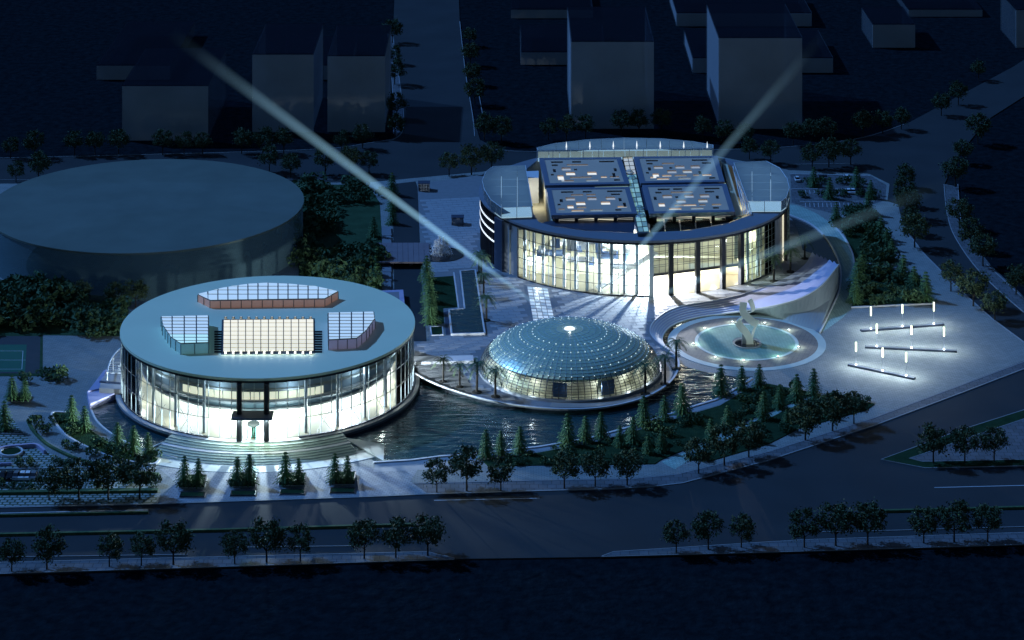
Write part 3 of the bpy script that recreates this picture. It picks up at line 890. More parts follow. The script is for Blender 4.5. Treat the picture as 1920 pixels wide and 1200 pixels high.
# bracing between the columns
for i in range(26):
    a, a2 = -PI + (i + 0.5) * 2 * PI / 26, -PI + (i + 1.5) * 2 * PI / 26
    if abs((a + a2) / 2) < rad(18) or abs(a) > rad(110): continue
    r = R - 1.6
    p = lambda an, z: (r * math.sin(an), -r * math.cos(an), z)
    am = (a + a2) / 2
    obj('brace', MB().bar(p(am - .05, 0.2), p(am + .05, 6.5), 0.09, 0.09).bar(p(am + .05, 0.2), p(am - .05, 6.5), 0.09, 0.09), M['mullion'], B)
# interior
obj('hall_floor', MB().sector(0.05, R - 0.5, 0, 2 * PI, 0.0, 0.06, 72), M['floor_in'], B)
obj('core_wall', MB().lathe([(20, 0.06), (20, 4.8)], 48), M['cream'], B)
hull = obj('hall_shell', MB().lathe([(0.05, 4.8), (35.5, 4.8), (39.5, 6.6), (41.0, 9.8), (41.8, 13.0), (42.4, TOP - 0.85)], 72), M['hull'], B)
for i in range(16):
    a = rad(-32 + i * 4)
    obj('lit_window', MB().box((0, -41.3, 11.4), (2.5, 0.9, 2.3)), M['lit_cream'], hull, rz=a)
for z, r in ((6.4, 39.4), (9.6, 41.0), (13.2, 41.9)):
    obj('gallery_edge', MB().sector(r - 0.6, r + 1.3, 0, 2 * PI, z, z + 0.5, 72), M['grey_wall'], hull)
for i in range(14):
    a = rad(-66 + i * 132 / 13)
    obj('gallery_panel', MB().box((0, -20.3, 2.2), (2.8, 0.3, 3.4)), M['cream' if i % 2 else 'wood'], B, rz=a)
lamp('hall_lamp', B, (0, -24, 4.0), LB_MAIN, (0.82, 0.93, 1.0), 0.5)
lamp('hall_lamp', B, (25, -7, 4.0), LB_MAIN * 0.55, (0.88, 0.92, 1.0), 0.5)
lamp('hall_lamp', B, (-24, -9, 4.0), LB_MAIN * 0.12, (0.88, 0.95, 1.0), 0.5)
for x in (-4.5, 0, 4.5): lamp('canopy_fill', B, (x, -(R + 2.6), 7.0), LB_DOOR_FILL, (0.82, 1.0, 0.86), 0.4)  # fill lamps added under the canopy to brighten the steps
for i in range(14):
    a = 2 * PI * (i + 0.5) / 14
    lamp('hall_lamp', B, (42.5 * math.sin(a), -42.5 * math.cos(a), 3.4), LB_RING, (1.0, 0.97, 0.84), 0.8)
for i in range(8):
    a = rad(-105 + 30 * i)
    lamp('gallery_lamp', B, (45 * math.sin(a), -45 * math.cos(a), 14.0), LB_UP, (0.75, 0.92, 1.0), 0.8)
# skylights
sk = obj('centre_skylight', MB().prism([(p[0] - LB.x, p[1] - LB.y) for p in W2([(416, 598), (590, 596), (591, 661), (414, 663)], 21.3)], TOP - 0.1, TOP + 0.1), M['mullion'], B)
def org_of(o): return (LB.x, LB.y, LB.z)
glazed(sk, (LB.x, LB.y, LB.z), [(419, 600), (588, 598.5), (588.5, 658), (418, 660)], 21.35, lin(418, 588.5, 12), lin(598, 660, 8), lambda i, j: 'lit_cream' if j > 4 else 'lit_hot')
fins = thing  # (kept simple: fins are parts of the hall)
for k in range(9):
    for x0, x1 in ((402, 416), (589, 604)):
        y = 622 + k * 4.7
        a, b = P(x0, y, 21.2) - LB, P(x1, y, 21.2) - LB
        obj('vent_fin', MB().bar(a, b, 0.5, 0.45), M['black'], B)
for k in range(12):
    for y in (597, 662.5):
        q = P(423 + k * 14.5, y, 21.2) - LB
        h = obj('roof_light', MB().box((0, 0, 0.25), (0.9, 0.7, 0.5)), M['black'], B, q)
        obj('lens', MB().box((0, -0.38, 0.22), (0.7, 0.06, 0.35)).box((0, 0, 0.53), (0.6, 0.5, 0.05)), M['lamp_soft' if y > 610 else 'lit_dim'], h)
        if y > 610: lamp('roof_lamp', h, (0, -0.9, 1.1), ROOF_W, (0.75, 0.93, 1.0), 0.15)
def roof_lantern(nm, poly, z, xc, yc, m, wall_m, lab=None):
    base = MB()
    wp_ = [(p[0] - LB.x, p[1] - LB.y) for p in W2(poly, z)]
    ln = obj(nm, base.prism(wp_, TOP - 0.05, z - ZP - 0.26), M[wall_m], B)
    glazed(ln, (LB.x, LB.y, LB.z), poly, z, xc, yc, m, gap=0.22)
    # wall posts
    n = len(wp_)
    for i in range(n):
        a, b = Vector((*wp_[i], 0)), Vector((*wp_[(i + 1) % n], 0))
        L = (b - a).length
        k = max(1, round(L / 3.5))
        for j in range(k):
            q = a.lerp(b, j / k)
            cdir = Vector((q.x - sum(p[0] for p in wp_) / n, q.y - sum(p[1] for p in wp_) / n, 0)).normalized() * 0.06
            obj('post', MB().box((q.x + cdir.x, q.y + cdir.y, (TOP + z - ZP - 0.3) / 2), (0.22, 0.22, z - ZP - TOP - 0.3)), M['mullion'], ln)
    return ln
roof_lantern('rear_skylight', [(371, 551.5), (394, 563), (609, 560), (634, 546), (594, 537), (544, 532), (501, 530), (466, 532), (419, 539)], 23.6, lin(371, 634, 14), [528, 537, 544, 552, 564], lambda i, j: 'lit_lav', 'peach')
roof_lantern('west_skylight', [(302, 593), (305, 609), (320, 631), (339, 644), (391, 642), (391, 591)], 24.4, lin(300, 391, 4), lin(590, 645, 9), lambda i, j: 'lit_lav' if j < 6 else 'lit_teal', 'teal_wall')
roof_lantern('east_skylight', [(615, 586), (616, 637), (669, 634), (687, 619), (703, 597), (701, 584)], 24.2, lin(614, 704, 4), lin(583, 638, 9), lambda i, j: 'lit_lav', 'lav_wall')

# pergola and low pavilion on its west flank
t = thing('curved_pergola', 'white curved pergola against the left flank of the glass drum', 'pergola', P(236, 704, ZS))
org = P(236, 704, ZS)
pts = [(238, 646), (224, 655), (212, 668), (205, 682), (201, 699)]
for i, (x, y) in enumerate(cr(pts, 5)):
    a = P(x, y, 6.0) - org
    b = P(240, y + 1.0, 6.0) - org
    obj('rafter', MB().bar(a, b, 0.18, 0.22), M['white'], t)
q = [P(x, y, 6.15) - org for x, y in cr(pts, 5)]
mb = MB()
for a, b in zip(q[:-1], q[1:]): mb.bar(a, b, 0.4, 0.4)
obj('edge_beam', mb, M['white'], t)
for x, y in ((201, 699), (212, 668), (226, 654)):
    a = P(x, y, 6.0) - org
    obj('post', MB().tube((a.x, a.y, 0), (a.x, a.y, 6.0), 0.2, 0.2, 8), M['white'], t)
t = thing('low_pavilion', 'low pale curved pavilion under the white pergola', 'pavilion', (0, 0, 0))
obj('block', MB().prism(W2([(186, 728), (190, 712), (200, 700), (232, 697), (234, 730)], 3.6), 0.1, 3.6), M['grey_wall'], t)
obj('ledge', MB().prism(W2([(187, 714), (236, 718), (236, 721), (186, 717)], 3.66), 3.6, 3.75), M['navy'], t)
obj('mauve_wall', MB().prism(W2([(163, 734), (172, 729), (230, 727), (232, 731), (168, 757)], 2.2), 0.1, 2.2), M['violet'], t)
obj('mauve_screen', MB().prism(W2([(165, 733), (195, 694), (200, 692), (187, 728)], 2.6), 0.1, 2.6), M['violet'], t)

# ------------------------------------------------------------------ right-hand hall
B = thing('ring_roofed_hall', 'large round hall with ring roof, four patterned roof decks and bright glass front', 'building', RB)
R = RB_R
TOP = 22.0 - ZP
def L2(pts, z): return [(p[0] - RB.x, p[1] - RB.y) for p in W2(pts, z)]
circ = [((R + 0.4) * math.sin(2 * PI * i / 128), -(R + 0.4) * math.cos(2 * PI * i / 128)) for i in range(128)]
HOLE = [(1012, 297), (985, 318), (1000, 400), (1010, 416), (1040, 425), (1100, 433), (1190, 437), (1290, 432), (1360, 421), (1408, 402), (1374, 310), (1350, 296)]
obj('roof_ring', MB().prism_hole(circ, L2(HOLE, 22.0), TOP - 0.8, TOP), M['roof_rim'], B)
obj('fascia', MB().sector(R - 0.8, R + 0.3, rad(-60), rad(75), TOP - 1.6, TOP - 0.8, 72), M['black'], B)
obj('hall_floor', MB().sector(0.05, R - 0.5, 0, 2 * PI, 0.0, 0.06, 72), M['floor_in'], B)
obj('rear_wall', MB().sector(R - 0.8, R, rad(100), rad(250), 0, TOP - 0.8, 64), M['grey_wall'], B)
# facade
curtain(B, R, rad(-49.5), rad(3.2), 18, 0.1, TOP - 1.6, 5, 'glass', 'mullion', mw=0.14, md=0.3)
curtain(B, R, rad(39), rad(59), 8, 0.1, TOP - 1.6, 8, 'glass_clear2', 'mullion', mw=0.14, md=0.3)
curtain(B, R, rad(71.5), rad(100), 8, 0.1, TOP - 0.9, 6, 'glass_low', 'mullion', mw=0.2, md=0.3)
obj('sill_ring', MB().sector(R - 0.3, R + 0.3, rad(-49.5), rad(3.2), 0, 0.25, 40), M['black'], B)
obj('sill_ring', MB().sector(R - 0.3, R + 0.3, rad(39), rad(59), 0, 0.25, 20), M['black'], B)
# recessed hanging glass box between the black columns
xa, xb = (R - 2.5) * math.sin(rad(4)), (R - 2.5) * math.sin(rad(39.5))
ya, yb = -(R - 3.5) * math.cos(rad(4)), -(R - 2.5) * math.cos(rad(39.5))
nx, nz_ = 14, 5
A_, B_ = Vector((xa, ya + 1.0, 0)), Vector((xb, yb + 1.0, 0))
dirx = (B_ - A_).normalized(); ang = math.atan2(dirx.y, dirx.x)
wx = (B_ - A_).length / nx
zb0, zb1 = 6.3, TOP - 1.7
hzb = (zb1 - zb0) / nz_
pm = MB().box((0, 0, 0), (wx - 0.14, 0.05, hzb - 0.14)).mesh('pane')
mm = MB().box((0, 0, 0), (0.14, 0.25, zb1 - zb0)).mesh('mullion')
tm = MB().box((0, 0, 0), ((B_ - A_).length, 0.2, 0.12)).mesh('transom')
for i in range(nx + 1):
    q = A_ + dirx * wx * i
    link('mullion', mm, M['mullion'], B, (q.x, q.y, (zb0 + zb1) / 2), ang)
    if i < nx:
        for j in range(nz_):
            q = A_ + dirx * wx * (i + 0.5)
            link('pane', pm, M['glass'], B, (q.x, q.y, zb0 + (j + 0.5) * hzb), ang)
mid = (A_ + B_) / 2
for j in range(1, nz_):
    for dz in (0, 0.7):
        link('transom', tm, M['mullion'], B, (mid.x, mid.y, zb0 + j * hzb + dz), ang)
obj('box_beam', MB().box((0, 0, 0), ((B_ - A_).length + 1.4, 1.0, 0.7)), M['black'], B, (mid.x, mid.y, zb0 - 0.35), ang)
obj('box_floor', MB().add([(xa, ya + 1.6, zb0), (xb, yb + 1.6, zb0), (xb, -35.5, zb0), (xa, -35.5, zb0), (xa, ya + 1.6, zb0 - 0.5), (xb, yb + 1.6, zb0 - 0.5), (xb, -35.5, zb0 - 0.5), (xa, -35.5, zb0 - 0.5)],
                          [(0, 1, 2, 3), (4, 7, 6, 5), (0, 4, 5, 1), (1, 5, 6, 2), (2, 6, 7, 3), (3, 7, 4, 0)]), M['cream'], B)
for a in (10.0, 19.9, 30.2, 38.6):
    obj('black_column', MB().box((0, -(R - 0.3), (TOP - 1.6) / 2), (1.7, 1.5, TOP - 1.6)), M['black'], B, rz=rad(a))
obj('pale_column', MB().box((0, -(R + 0.1), (TOP - 1.6) / 2), (1.5, 1.2, TOP - 1.6)), M['mullion_pale'], B, rz=rad(3.0))
for i in range(12):
    a = -48 + i * 4.6
    if a < 2.0: obj('column', MB().tube((0, -(R - 2.2), 0.06), (0, -(R - 2.2), TOP - 0.9), 0.55, 0.55, 10), M['white' if i % 2 else 'mullion_pale'], B, rz=rad(a))
for a in (44, 50, 57):
    obj('column', MB().tube((0, -(R - 2.2), 0.06), (0, -(R - 2.2), TOP - 0.9), 0.6, 0.6, 10), M['mullion_pale'], B, rz=rad(a))
obj('grey_panel', MB().sector(R - 0.6, R + 0.1, rad(-57.5), rad(-49.8), 0, TOP - 1.0, 8), M['grey_wall'], B)
obj('navy_fin', MB().sector(R - 0.6, R + 1.3, rad(-63), rad(-57.5), 0, TOP - 1.2, 6), M['navy'], B)
obj('dark_panel', MB().sector(R - 2.0, R - 1.2, rad(59), rad(71), 0, TOP - 1.0, 8), M['grey_wall'], B)
obj('black_fin', MB().box((0, -(R - 0.2), (TOP - 0.9) / 2), (1.0, 1.6, TOP - 0.9)), M['black'], B, rz=rad(71))
obj('lit_edge', MB().box((0, -(R - 0.6), (TOP - 0.9) / 2), (0.5, 0.5, TOP - 1.2)), M['lit_cream'], B, rz=rad(69.6))
lw = obj('west_wall', MB().sector(R - 0.9, R - 0.1, rad(-112), rad(-63), 0, TOP - 0.8, 40), M['navy'], B)
for i in range(30):
    obj('rib', MB().box((0, -(R + 0.05), (TOP - 1.0) / 2), (0.3, 0.5, TOP - 1.2)), M['black'], lw, rz=rad(-64.5 - i * 1.6))
for z in (15.6, 12.2, 8.6):
    obj('light_strip', MB().sector(R - 0.05, R + 0.45, rad(-104), rad(-65), z, z + 0.4, 30), M['lit_white'], lw)
obj('west_ledge', MB().sector(R - 4.0, R + 0.9, rad(-122), rad(-60), TOP + 0.01, TOP + 0.35, 40), M['roof_rim'], B)
# lobby interior
obj('lobby_wall', MB().box((-2, -34.5, 8.2), (92, 0.8, 16.4)), M['cream'], B)
obj('lobby_beam', MB().box((-2, -34.8, 17.6), (92, 1.2, 2.2)), M['navy'], B)
for i in range(9):
    x = -40 + i * 4.4
    obj('wall_panel', MB().box((x, -35.6, 5.0 + (i * 37 % 5) * 1.6), (2.6, 0.5, 3.0)), M['blue_panel' if i % 3 else 'white'], B)
for i, (x, y, z, w, d, m) in enumerate(((-33, -40, 9.5, 10, 6, 'blue_panel'), (-22, -43, 8.0, 9, 5, 'white'), (-12, -41, 9.0, 8, 7, 'blue_panel'), (-27, -38, 12.5, 12, 5, 'white'), (-6, -45, 6.2, 9, 5, 'white'), (-17, -39, 13.2, 8, 4, 'grey_wall'))):
    obj('gallery_deck', MB().box((x, y, z), (w, d, 0.6)), M[m], B)
for i in range(7):
    obj('hanging_panel', MB().box((-36 + i * 5.2, -39 - (i * 13 % 7), 10.5 + (i * 29 % 6) * 0.8), (2.6, 0.3, 2.6 + (i % 3))), M[('white', 'blue_panel', 'grey_wall')[i % 3]], B)
ramp_a, ramp_b = Vector((-16, -52, 0.5)), Vector((6, -38, 9.0))
obj('lobby_stair', MB().bar(ramp_a, ramp_b, 3.0, 0.5), M['white'], B)
for i in range(6):
    a = rad(41 + i * 3.2)
    obj('louvre_screen', MB().box((0, -(R - 5), 12.2), (2.6, 0.2, 9.5)), M['white' if i % 2 else 'cream'], B, rz=a)
lamp('lobby_lamp', B, (4.5, -36.6, 4.6), RB_MAIN, (0.86, 0.92, 1.0), 0.5)
for x, y, z, p in ((-38, -38, 5.5, 1), (-26, -44, 5.5, 1), (-12, -47, 5.5, 1), (2, -48, 4, 1), (16, -42, 4.5, 1), (27, -41, 4.5, 1), (36, -38, 4.5, 1), (-30, -42, 15, .9), (-8, -48, 16, .9), (14, -44, 14, .9), (28, -42, 14, .9), (41, -36, 14, .9), (53, -12, 6, 1.2), (54, -3, 12, 1.2)):
    lamp('lobby_lamp', B, (x, y, z), RB_RING * p, (1.0, 0.95, 0.78), 0.9)

for a_, z_ in ((47, 6), (54, 5), (52, 13)):
    lamp('lobby_lamp', B, (50 * math.sin(rad(a_)), -50 * math.cos(rad(a_)), z_), RB_RING * 0.8, (1.0, 0.97, 0.84), 0.8)
obj('side_lobby_wall', MB().lathe([(R - 12, 0.1), (R - 12, TOP - 1.5)], 12, rad(40), rad(63)), M['cream'], B)
obj('east_gallery_glow', MB().lathe([(R - 4, 0.1), (R - 4, TOP - 1.0)], 24, rad(71.5), rad(105)), M['lit_cream2'], B)  # wall surface emits, standing in for a lit gallery interior
# roof decks with recessed openings
def quad(c, u, v):
    return (c[0] * (1 - u) + c[1] * u) * (1 - v) + (c[3] * (1 - u) + c[2] * u) * v
DECKS = [([(1011, 296.5), (1164, 295), (1181, 345), (1022, 348)], 11), ([(1188, 294), (1345, 292.5), (1359, 341), (1201, 344)], 23),
         ([(1024, 353), (1180, 350.5), (1195, 401), (1034, 404)], 37), ([(1204, 347.5), (1362, 345), (1378, 397.5), (1218, 401)], 53)]
PAT = [(2, 1, 4, 1, 'd'), (9, 1, 3, 1, 'd'), (17, 1, 5, 1, 'd'), (1, 3, 2, 1, 'd'), (6, 3, 4, 1, 'w'), (12, 3, 3, 1, 'w'), (19, 3, 3, 1, 'g'), (21, 6, 1, 2, 'd'), (1, 6, 1, 2, 'd'), (5, 5, 3, 2, 'w'),
       (8, 6, 1, 1, 'd'), (12, 5, 3, 2, 'w'), (17, 5, 3, 2, 'w'), (7, 8, 3, 2, 'c'), (14, 8, 3, 2, 'c'), (3, 10, 2, 2, 'c'), (2, 12, 2, 1, 'c'), (6, 11, 3, 1, 'c'), (10, 11, 4, 1, 'c'), (18, 9, 1, 2, 'd'),
       (16, 11, 2, 1, 'c'), (19, 11, 3, 1, 'c'), (5, 13, 4, 1, 'c'), (12, 13, 4, 1, 'l'), (20, 13, 2, 1, 'd'), (2, 9, 1, 1, 'd'), (22, 9, 1, 2, 'd')]
ZD = 24.0
for qi, (cpx, seed) in enumerate(DECKS):
    rnd = random.Random(seed)
    cc = [P(x, y, ZD) - RB for x, y in cpx]
    NU, NV = 24, 15
    hol = {}
    pats = []
    for (i, j, w, h, kd) in PAT:
        i2 = min(max(i + rnd.randint(-1, 1), 1), NU - 1 - w); j2 = j
        if rnd.random() < 0.12: continue
        cells = [(i2 + a, j2 + b) for a in range(w) for b in range(h)]
        if any(c_ in hol or (c_[0] - 1, c_[1]) in hol and kd == 'd' for c_ in cells): continue
        if any(c_[1] >= NV - 1 for c_ in cells): continue
        for c_ in cells: hol[c_] = 1
        pats.append((i2, j2, w, h, kd))
    v, f, idx = [], [], {}
    zt, zb = ZD - RB.z, ZD - RB.z - 0.7
    def vid(i, j, k):
        key = (i, j, k)
        if key not in idx:
            u, w_ = 0.06 + 0.88 * i / NU, 0.07 + 0.86 * j / NV
            q = quad(cc, u, w_)
            idx[key] = len(v)
            v.append((q.x, q.y, zt if k else zb))
        return idx[key]
    for i in range(NU):
        for j in range(NV):
            if (i, j) in hol: continue
            f.append((vid(i, j, 1), vid(i + 1, j, 1), vid(i + 1, j + 1, 1), vid(i, j + 1, 1)))
            for di, dj, e in ((-1, 0, ((i, j), (i, j + 1))), (1, 0, ((i + 1, j), (i + 1, j + 1))), (0, -1, ((i, j), (i + 1, j))), (0, 1, ((i, j + 1), (i + 1, j + 1)))):
                if (i + di, j + dj) in hol:
                    (a1_, b1_), (a2_, b2_) = e
                    f.append((vid(a1_, b1_, 1), vid(a2_, b2_, 1), vid(a2_, b2_, 0), vid(a1_, b1_, 0)))
    dk = obj('roof_deck', MB().add(v, f), M['deck'], B)
    # frame
    fo = [(q.x, q.y) for q in (quad(cc, 0, 0), quad(cc, 1, 0), quad(cc, 1, 1), quad(cc, 0, 1))]
    fi = [(q.x, q.y) for q in (quad(cc, .06, .07), quad(cc, .94, .07), quad(cc, .94, .93), quad(cc, .06, .93))]
    obj('deck_frame', MB().prism_hole(fo, fi, zt - 1.3, zt + 0.12), M['deck_frame'], dk)
    obj('deck_soffit', MB().prism([(q.x, q.y) for q in (quad(cc, .04, .04), quad(cc, .96, .04), quad(cc, .96, .96), quad(cc, .04, .96))], zt - 1.25, zt - 0.72), M['navy'], dk)
    for (i, j, w, h, kd) in pats:
        q = [quad(cc, 0.06 + 0.88 * a / NU, 0.07 + 0.86 * b / NV) for a, b in ((i, j), (i + w, j), (i + w, j + h), (i, j + h))]
        ctr = sum(q, Vector()) / 4
        pts = [(ctr.x + (p.x - ctr.x) * 0.96, ctr.y + (p.y - ctr.y) * 0.94) for p in q]
        m_ = {'d': 'black', 'w': 'wood_lit', 'c': rnd.choice(['lit_cream2', 'lit_dim', 'wood_lit', 'lit_cream2']), 'g': 'navy', 'l': 'lit_lav'}[kd]
        obj('roof_light_panel', MB().prism(pts, zt - 0.70, zt - 0.45), M[m_], dk)
    # louvred clerestory below the front decks
    if qi >= 2:
        a, b = quad(cc, 0.06, 0.97), quad(cc, 0.97, 0.97)
        d_ = (b - a).normalized(); ang = math.atan2(d_.y, d_.x); Lw = (b - a).length
        zc = zt - 3.1
        for k in range(4):
            c0 = a + d_ * Lw * (k / 4)
            q = c0
            obj('clerestory_post', MB().box((q.x, q.y, zc), (1.0, 1.0, 3.4)), M['black'], B, rz=0)
            for s in range(6):
                q0 = a + d_ * (Lw * (k / 4) + 0.9) + Vector((0, 0.5, 0)); q1 = a + d_ * (Lw * ((k + 1) / 4) - 0.5) + Vector((0, 0.5, 0))
                z0 = zc - 1.5 + s * 0.55
                q0.z, q1.z = z0 + 0.25, z0 - 0.1
                obj('slat', MB().bar(q0, q1, 0.3, 0.22), M['wood_lit' if (s + k) % 3 else 'lit_cream'], B)
        q = (a + b) / 2
        obj('clerestory_sill', MB().box((q.x, q.y - 0.2, zc - 1.9), (Lw, 1.6, 0.5)), M['black'], B, rz=0)
        obj('deck_support', MB().box((q.x, q.y + 3.2, zc - 3), (Lw - 1, 4.0, 8.5)), M['navy'], B)
# rear blocks carrying the decks
obj('deck_core', MB().prism(L2([(1016, 300), (1345, 298), (1374, 392), (1040, 396)], 22.6), 8.0, 22.6 - ZP), M['navy'], B)
obj('lobby_roof', MB().prism(L2([(1014, 418), (1040, 424), (1100, 432), (1188, 436), (1192, 410), (1042, 412)], 21.4), 19.0, 19.4), M['navy'], B)
for k in range(6):
    x0, x1 = 1219 + k * 29, 1219 + (k + 1) * 29 - 1.0
    e = lambda x: 436 - ((x - 1219) / 181) ** 2 * 30
    obj('lobby_roof_pane', MB().prism(L2([(x0, e(x0) - 1), (x1, e(x1) - 1), (x1 - 5, 407), (x0 - 2, 408)], 21.4), 19.25, 19.4), M['glass_green'], B)
obj('gallery_floor', MB().sector(0.05, R - 8, rad(60), rad(300), 9.2, 9.6, 48), M['cream'], B)
lamp('gallery_lamp', B, tuple(P(1003, 365, 17) - RB), RB_GAP, (1.0, 0.97, 0.82), 0.8)
lamp('gallery_lamp', B, tuple(P(1385, 365, 17) - RB), RB_GAP * 1.2, (1.0, 0.97, 0.82), 0.8)
obj('gallery_wall', MB().prism(L2([(1014, 302), (1020, 302), (1044, 408), (1036, 410)], 22.4), 9.6, 22.2 - ZP), M['cream'], B)
obj('gallery_wall', MB().prism(L2([(1352, 300), (1362, 300), (1392, 402), (1380, 404)], 21.2), 9.6, 21.0 - ZP), M['cream'], B)
obj('white_block', MB().prism(L2([(987, 321), (1010, 320), (1010, 333), (989, 334)], 21.6), 9.6, 21.6 - ZP), M['white'], B)
obj('terrace_block', MB().prism(L2([(1380, 396), (1402, 393), (1398, 404), (1384, 408)], 17), 9.6, 15), M['cream'], B)
for k in range(5):
    x = k * 3.5
    a, b = P(1374 + x, 312, 22.5) - RB, P(1395 + x * 1.0, 402, 22.5) - RB
    obj('gallery_rail', MB().bar(a, b, 0.3, 0.3), M['white'], B)
# lit gutter between the rows and central glazed spine
for cpx in ([(1024, 349), (1180, 347.5), (1181, 350), (1025, 351.5)], [(1202, 345), (1360, 343), (1361, 345), (1203, 347)]):
    obj('light_gutter', MB().prism(L2(cpx, 23.1), 20.4, 21.1), M['lit_green'], B)
sp = obj('glazed_spine', MB().prism(L2([(1167, 293), (1186, 293), (1218, 436), (1196, 437)], 23.3), 19.3, 21.2), M['mullion'], B)
sa, sb, sc_, sd = [P(x, y, 23.3) - RB for x, y in ((1168, 295), (1186, 294), (1217, 434), (1197, 435))]
for j in range(16):
    for i in range(2):
        q = [quad((sa, sb, sc_, sd), u, w_) for u, w_ in ((i / 2 + .04, j / 16 + .006), ((i + 1) / 2 - .04, j / 16 + .006), ((i + 1) / 2 - .04, (j + 1) / 16 - .006), (i / 2 + .04, (j + 1) / 16 - .006))]
        obj('pane', MB().prism([(p.x, p.y) for p in q], 21.2, 21.3), M['lit_dim' if j < 4 else ('spine_a' if (i + j) % 3 else 'spine_b')], sp)
for x, y in ((1180, 324), (1185, 334), (1199, 391), (1202, 405)):
    q = P(x, y, 23.4) - RB
    dm = obj('bubble_light', MB().lathe([(1.5, 0), (1.35, 0.7), (0.9, 1.2), (0.05, 1.4)], 14), M['glass_pale'], B, (q.x, q.y, 21.3), smooth=True)
    obj('kerb_ring', MB().sector(1.4, 1.8, 0, 2 * PI, 0, 0.3, 16), M['white'], dm)
# glass pavilions on the ring
def pavilion(nm, poly, z, zb, plants, cuts, yc, pw):
    wp_ = L2(poly, z)
    ctr = (sum(p[0] for p in wp_) / len(wp_), sum(p[1] for p in wp_) / len(wp_))
    pv = obj(nm, MB().prism(wp_, zb - ZP, zb - ZP + 0.25), M['pav_floor_glow'], B)
    n = len(wp_)
    glazed_roof = []
    for i in range(len(cuts) - 1):
        for j in range(len(yc) - 1):
            c = list(poly)
            for ax, val, less in ((0, cuts[i], False), (0, cuts[i + 1], True), (1, yc[j], False), (1, yc[j + 1], True)):
                c = clip_convex(c, ax, val, less)
                if len(c) < 3: break
            if len(c) < 3: continue
            pts = L2(c, z)
            cx_ = sum(p[0] for p in pts) / len(pts); cy_ = sum(p[1] for p in pts) / len(pts)
            obj('roof_pane', MB().prism([(cx_ + (p[0] - cx_) * 0.985, cy_ + (p[1] - cy_) * 0.985) for p in pts], z - ZP - 0.1, z - ZP), M['glass_pale'], pv)
    for i in range(n):
        a, b = Vector((*wp_[i], 0)), Vector((*wp_[(i + 1) % n], 0))
        q = (a + b) / 2
        d_ = b - a
        obj('wall_pane', MB().box((q.x, q.y, (zb + z) / 2 - ZP), (d_.length - 0.1, 0.06, z - zb - 0.2), math.atan2(d_.y, d_.x)), M['glass_pale2'], pv)
        obj('edge_bar', MB().bar((a.x, a.y, z - ZP), (b.x, b.y, z - ZP), 0.18, 0.18), M['white'], pv)
        k = max(1, round(d_.length / 6))
        for j in range(k):
            p = a.lerp(b, j / k)
            obj('post', MB().box((p.x, p.y, (zb + z) / 2 - ZP), (0.2, 0.2, z - zb)), M['white'], pv)
    for x, y in plants:
        q = P(x, y, (zb + z) / 2)
        PAV_PLANTS.append(Vector((q.x, q.y, zb + 0.25)))
    return pv
PAV_PLANTS = []
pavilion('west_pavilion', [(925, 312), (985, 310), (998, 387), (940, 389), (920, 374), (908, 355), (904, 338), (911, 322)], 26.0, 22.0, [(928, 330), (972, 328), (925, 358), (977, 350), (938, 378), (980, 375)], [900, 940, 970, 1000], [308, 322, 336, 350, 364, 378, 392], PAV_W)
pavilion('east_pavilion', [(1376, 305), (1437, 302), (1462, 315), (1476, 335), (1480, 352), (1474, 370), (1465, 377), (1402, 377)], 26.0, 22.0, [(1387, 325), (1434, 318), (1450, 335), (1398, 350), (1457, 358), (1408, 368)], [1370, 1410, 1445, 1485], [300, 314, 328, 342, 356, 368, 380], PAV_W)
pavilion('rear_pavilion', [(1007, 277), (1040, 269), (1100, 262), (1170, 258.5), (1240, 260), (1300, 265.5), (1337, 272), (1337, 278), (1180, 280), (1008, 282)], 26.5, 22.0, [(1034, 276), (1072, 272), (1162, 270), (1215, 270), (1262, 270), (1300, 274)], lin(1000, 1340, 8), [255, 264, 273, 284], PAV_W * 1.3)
for k in range(7):
    x = 1062 + k * 44
    q = P(x, 274 - abs(k - 3) * -0.6, 26.5) - RB
    s_ = obj('roof_spike_light', MB().tube((0, 0, 0), (0, 0, 2.2), 0.3, 0.03, 8), M['lit_white'], B, (q.x, q.y, 24.5))
for k in range(16):
    x0, x1 = 1009 + k * 20.4, 1009 + (k + 1) * 20.4 - 0.8
    p0, p1 = P(x0, 283.2 - k * 0.2, 25.6) - RB, P(x1, 283.0 - k * 0.2, 25.6) - RB
    q = (p0 + p1) / 2
    obj('frieze_panel', MB().box((q.x, q.y - 0.4, 22.2), (p1.x - p0.x, 0.2, 2.4)), M['lit_frieze'], B)
for k in range(14):
    q = P(1020 + k * 23, 292.5 - k * 0.12, 22.4) - RB
    obj('rear_downlight', MB().box((0, 0, 0.3), (1.6, 0.6, 0.6)), M['lit_dim'], B, q)

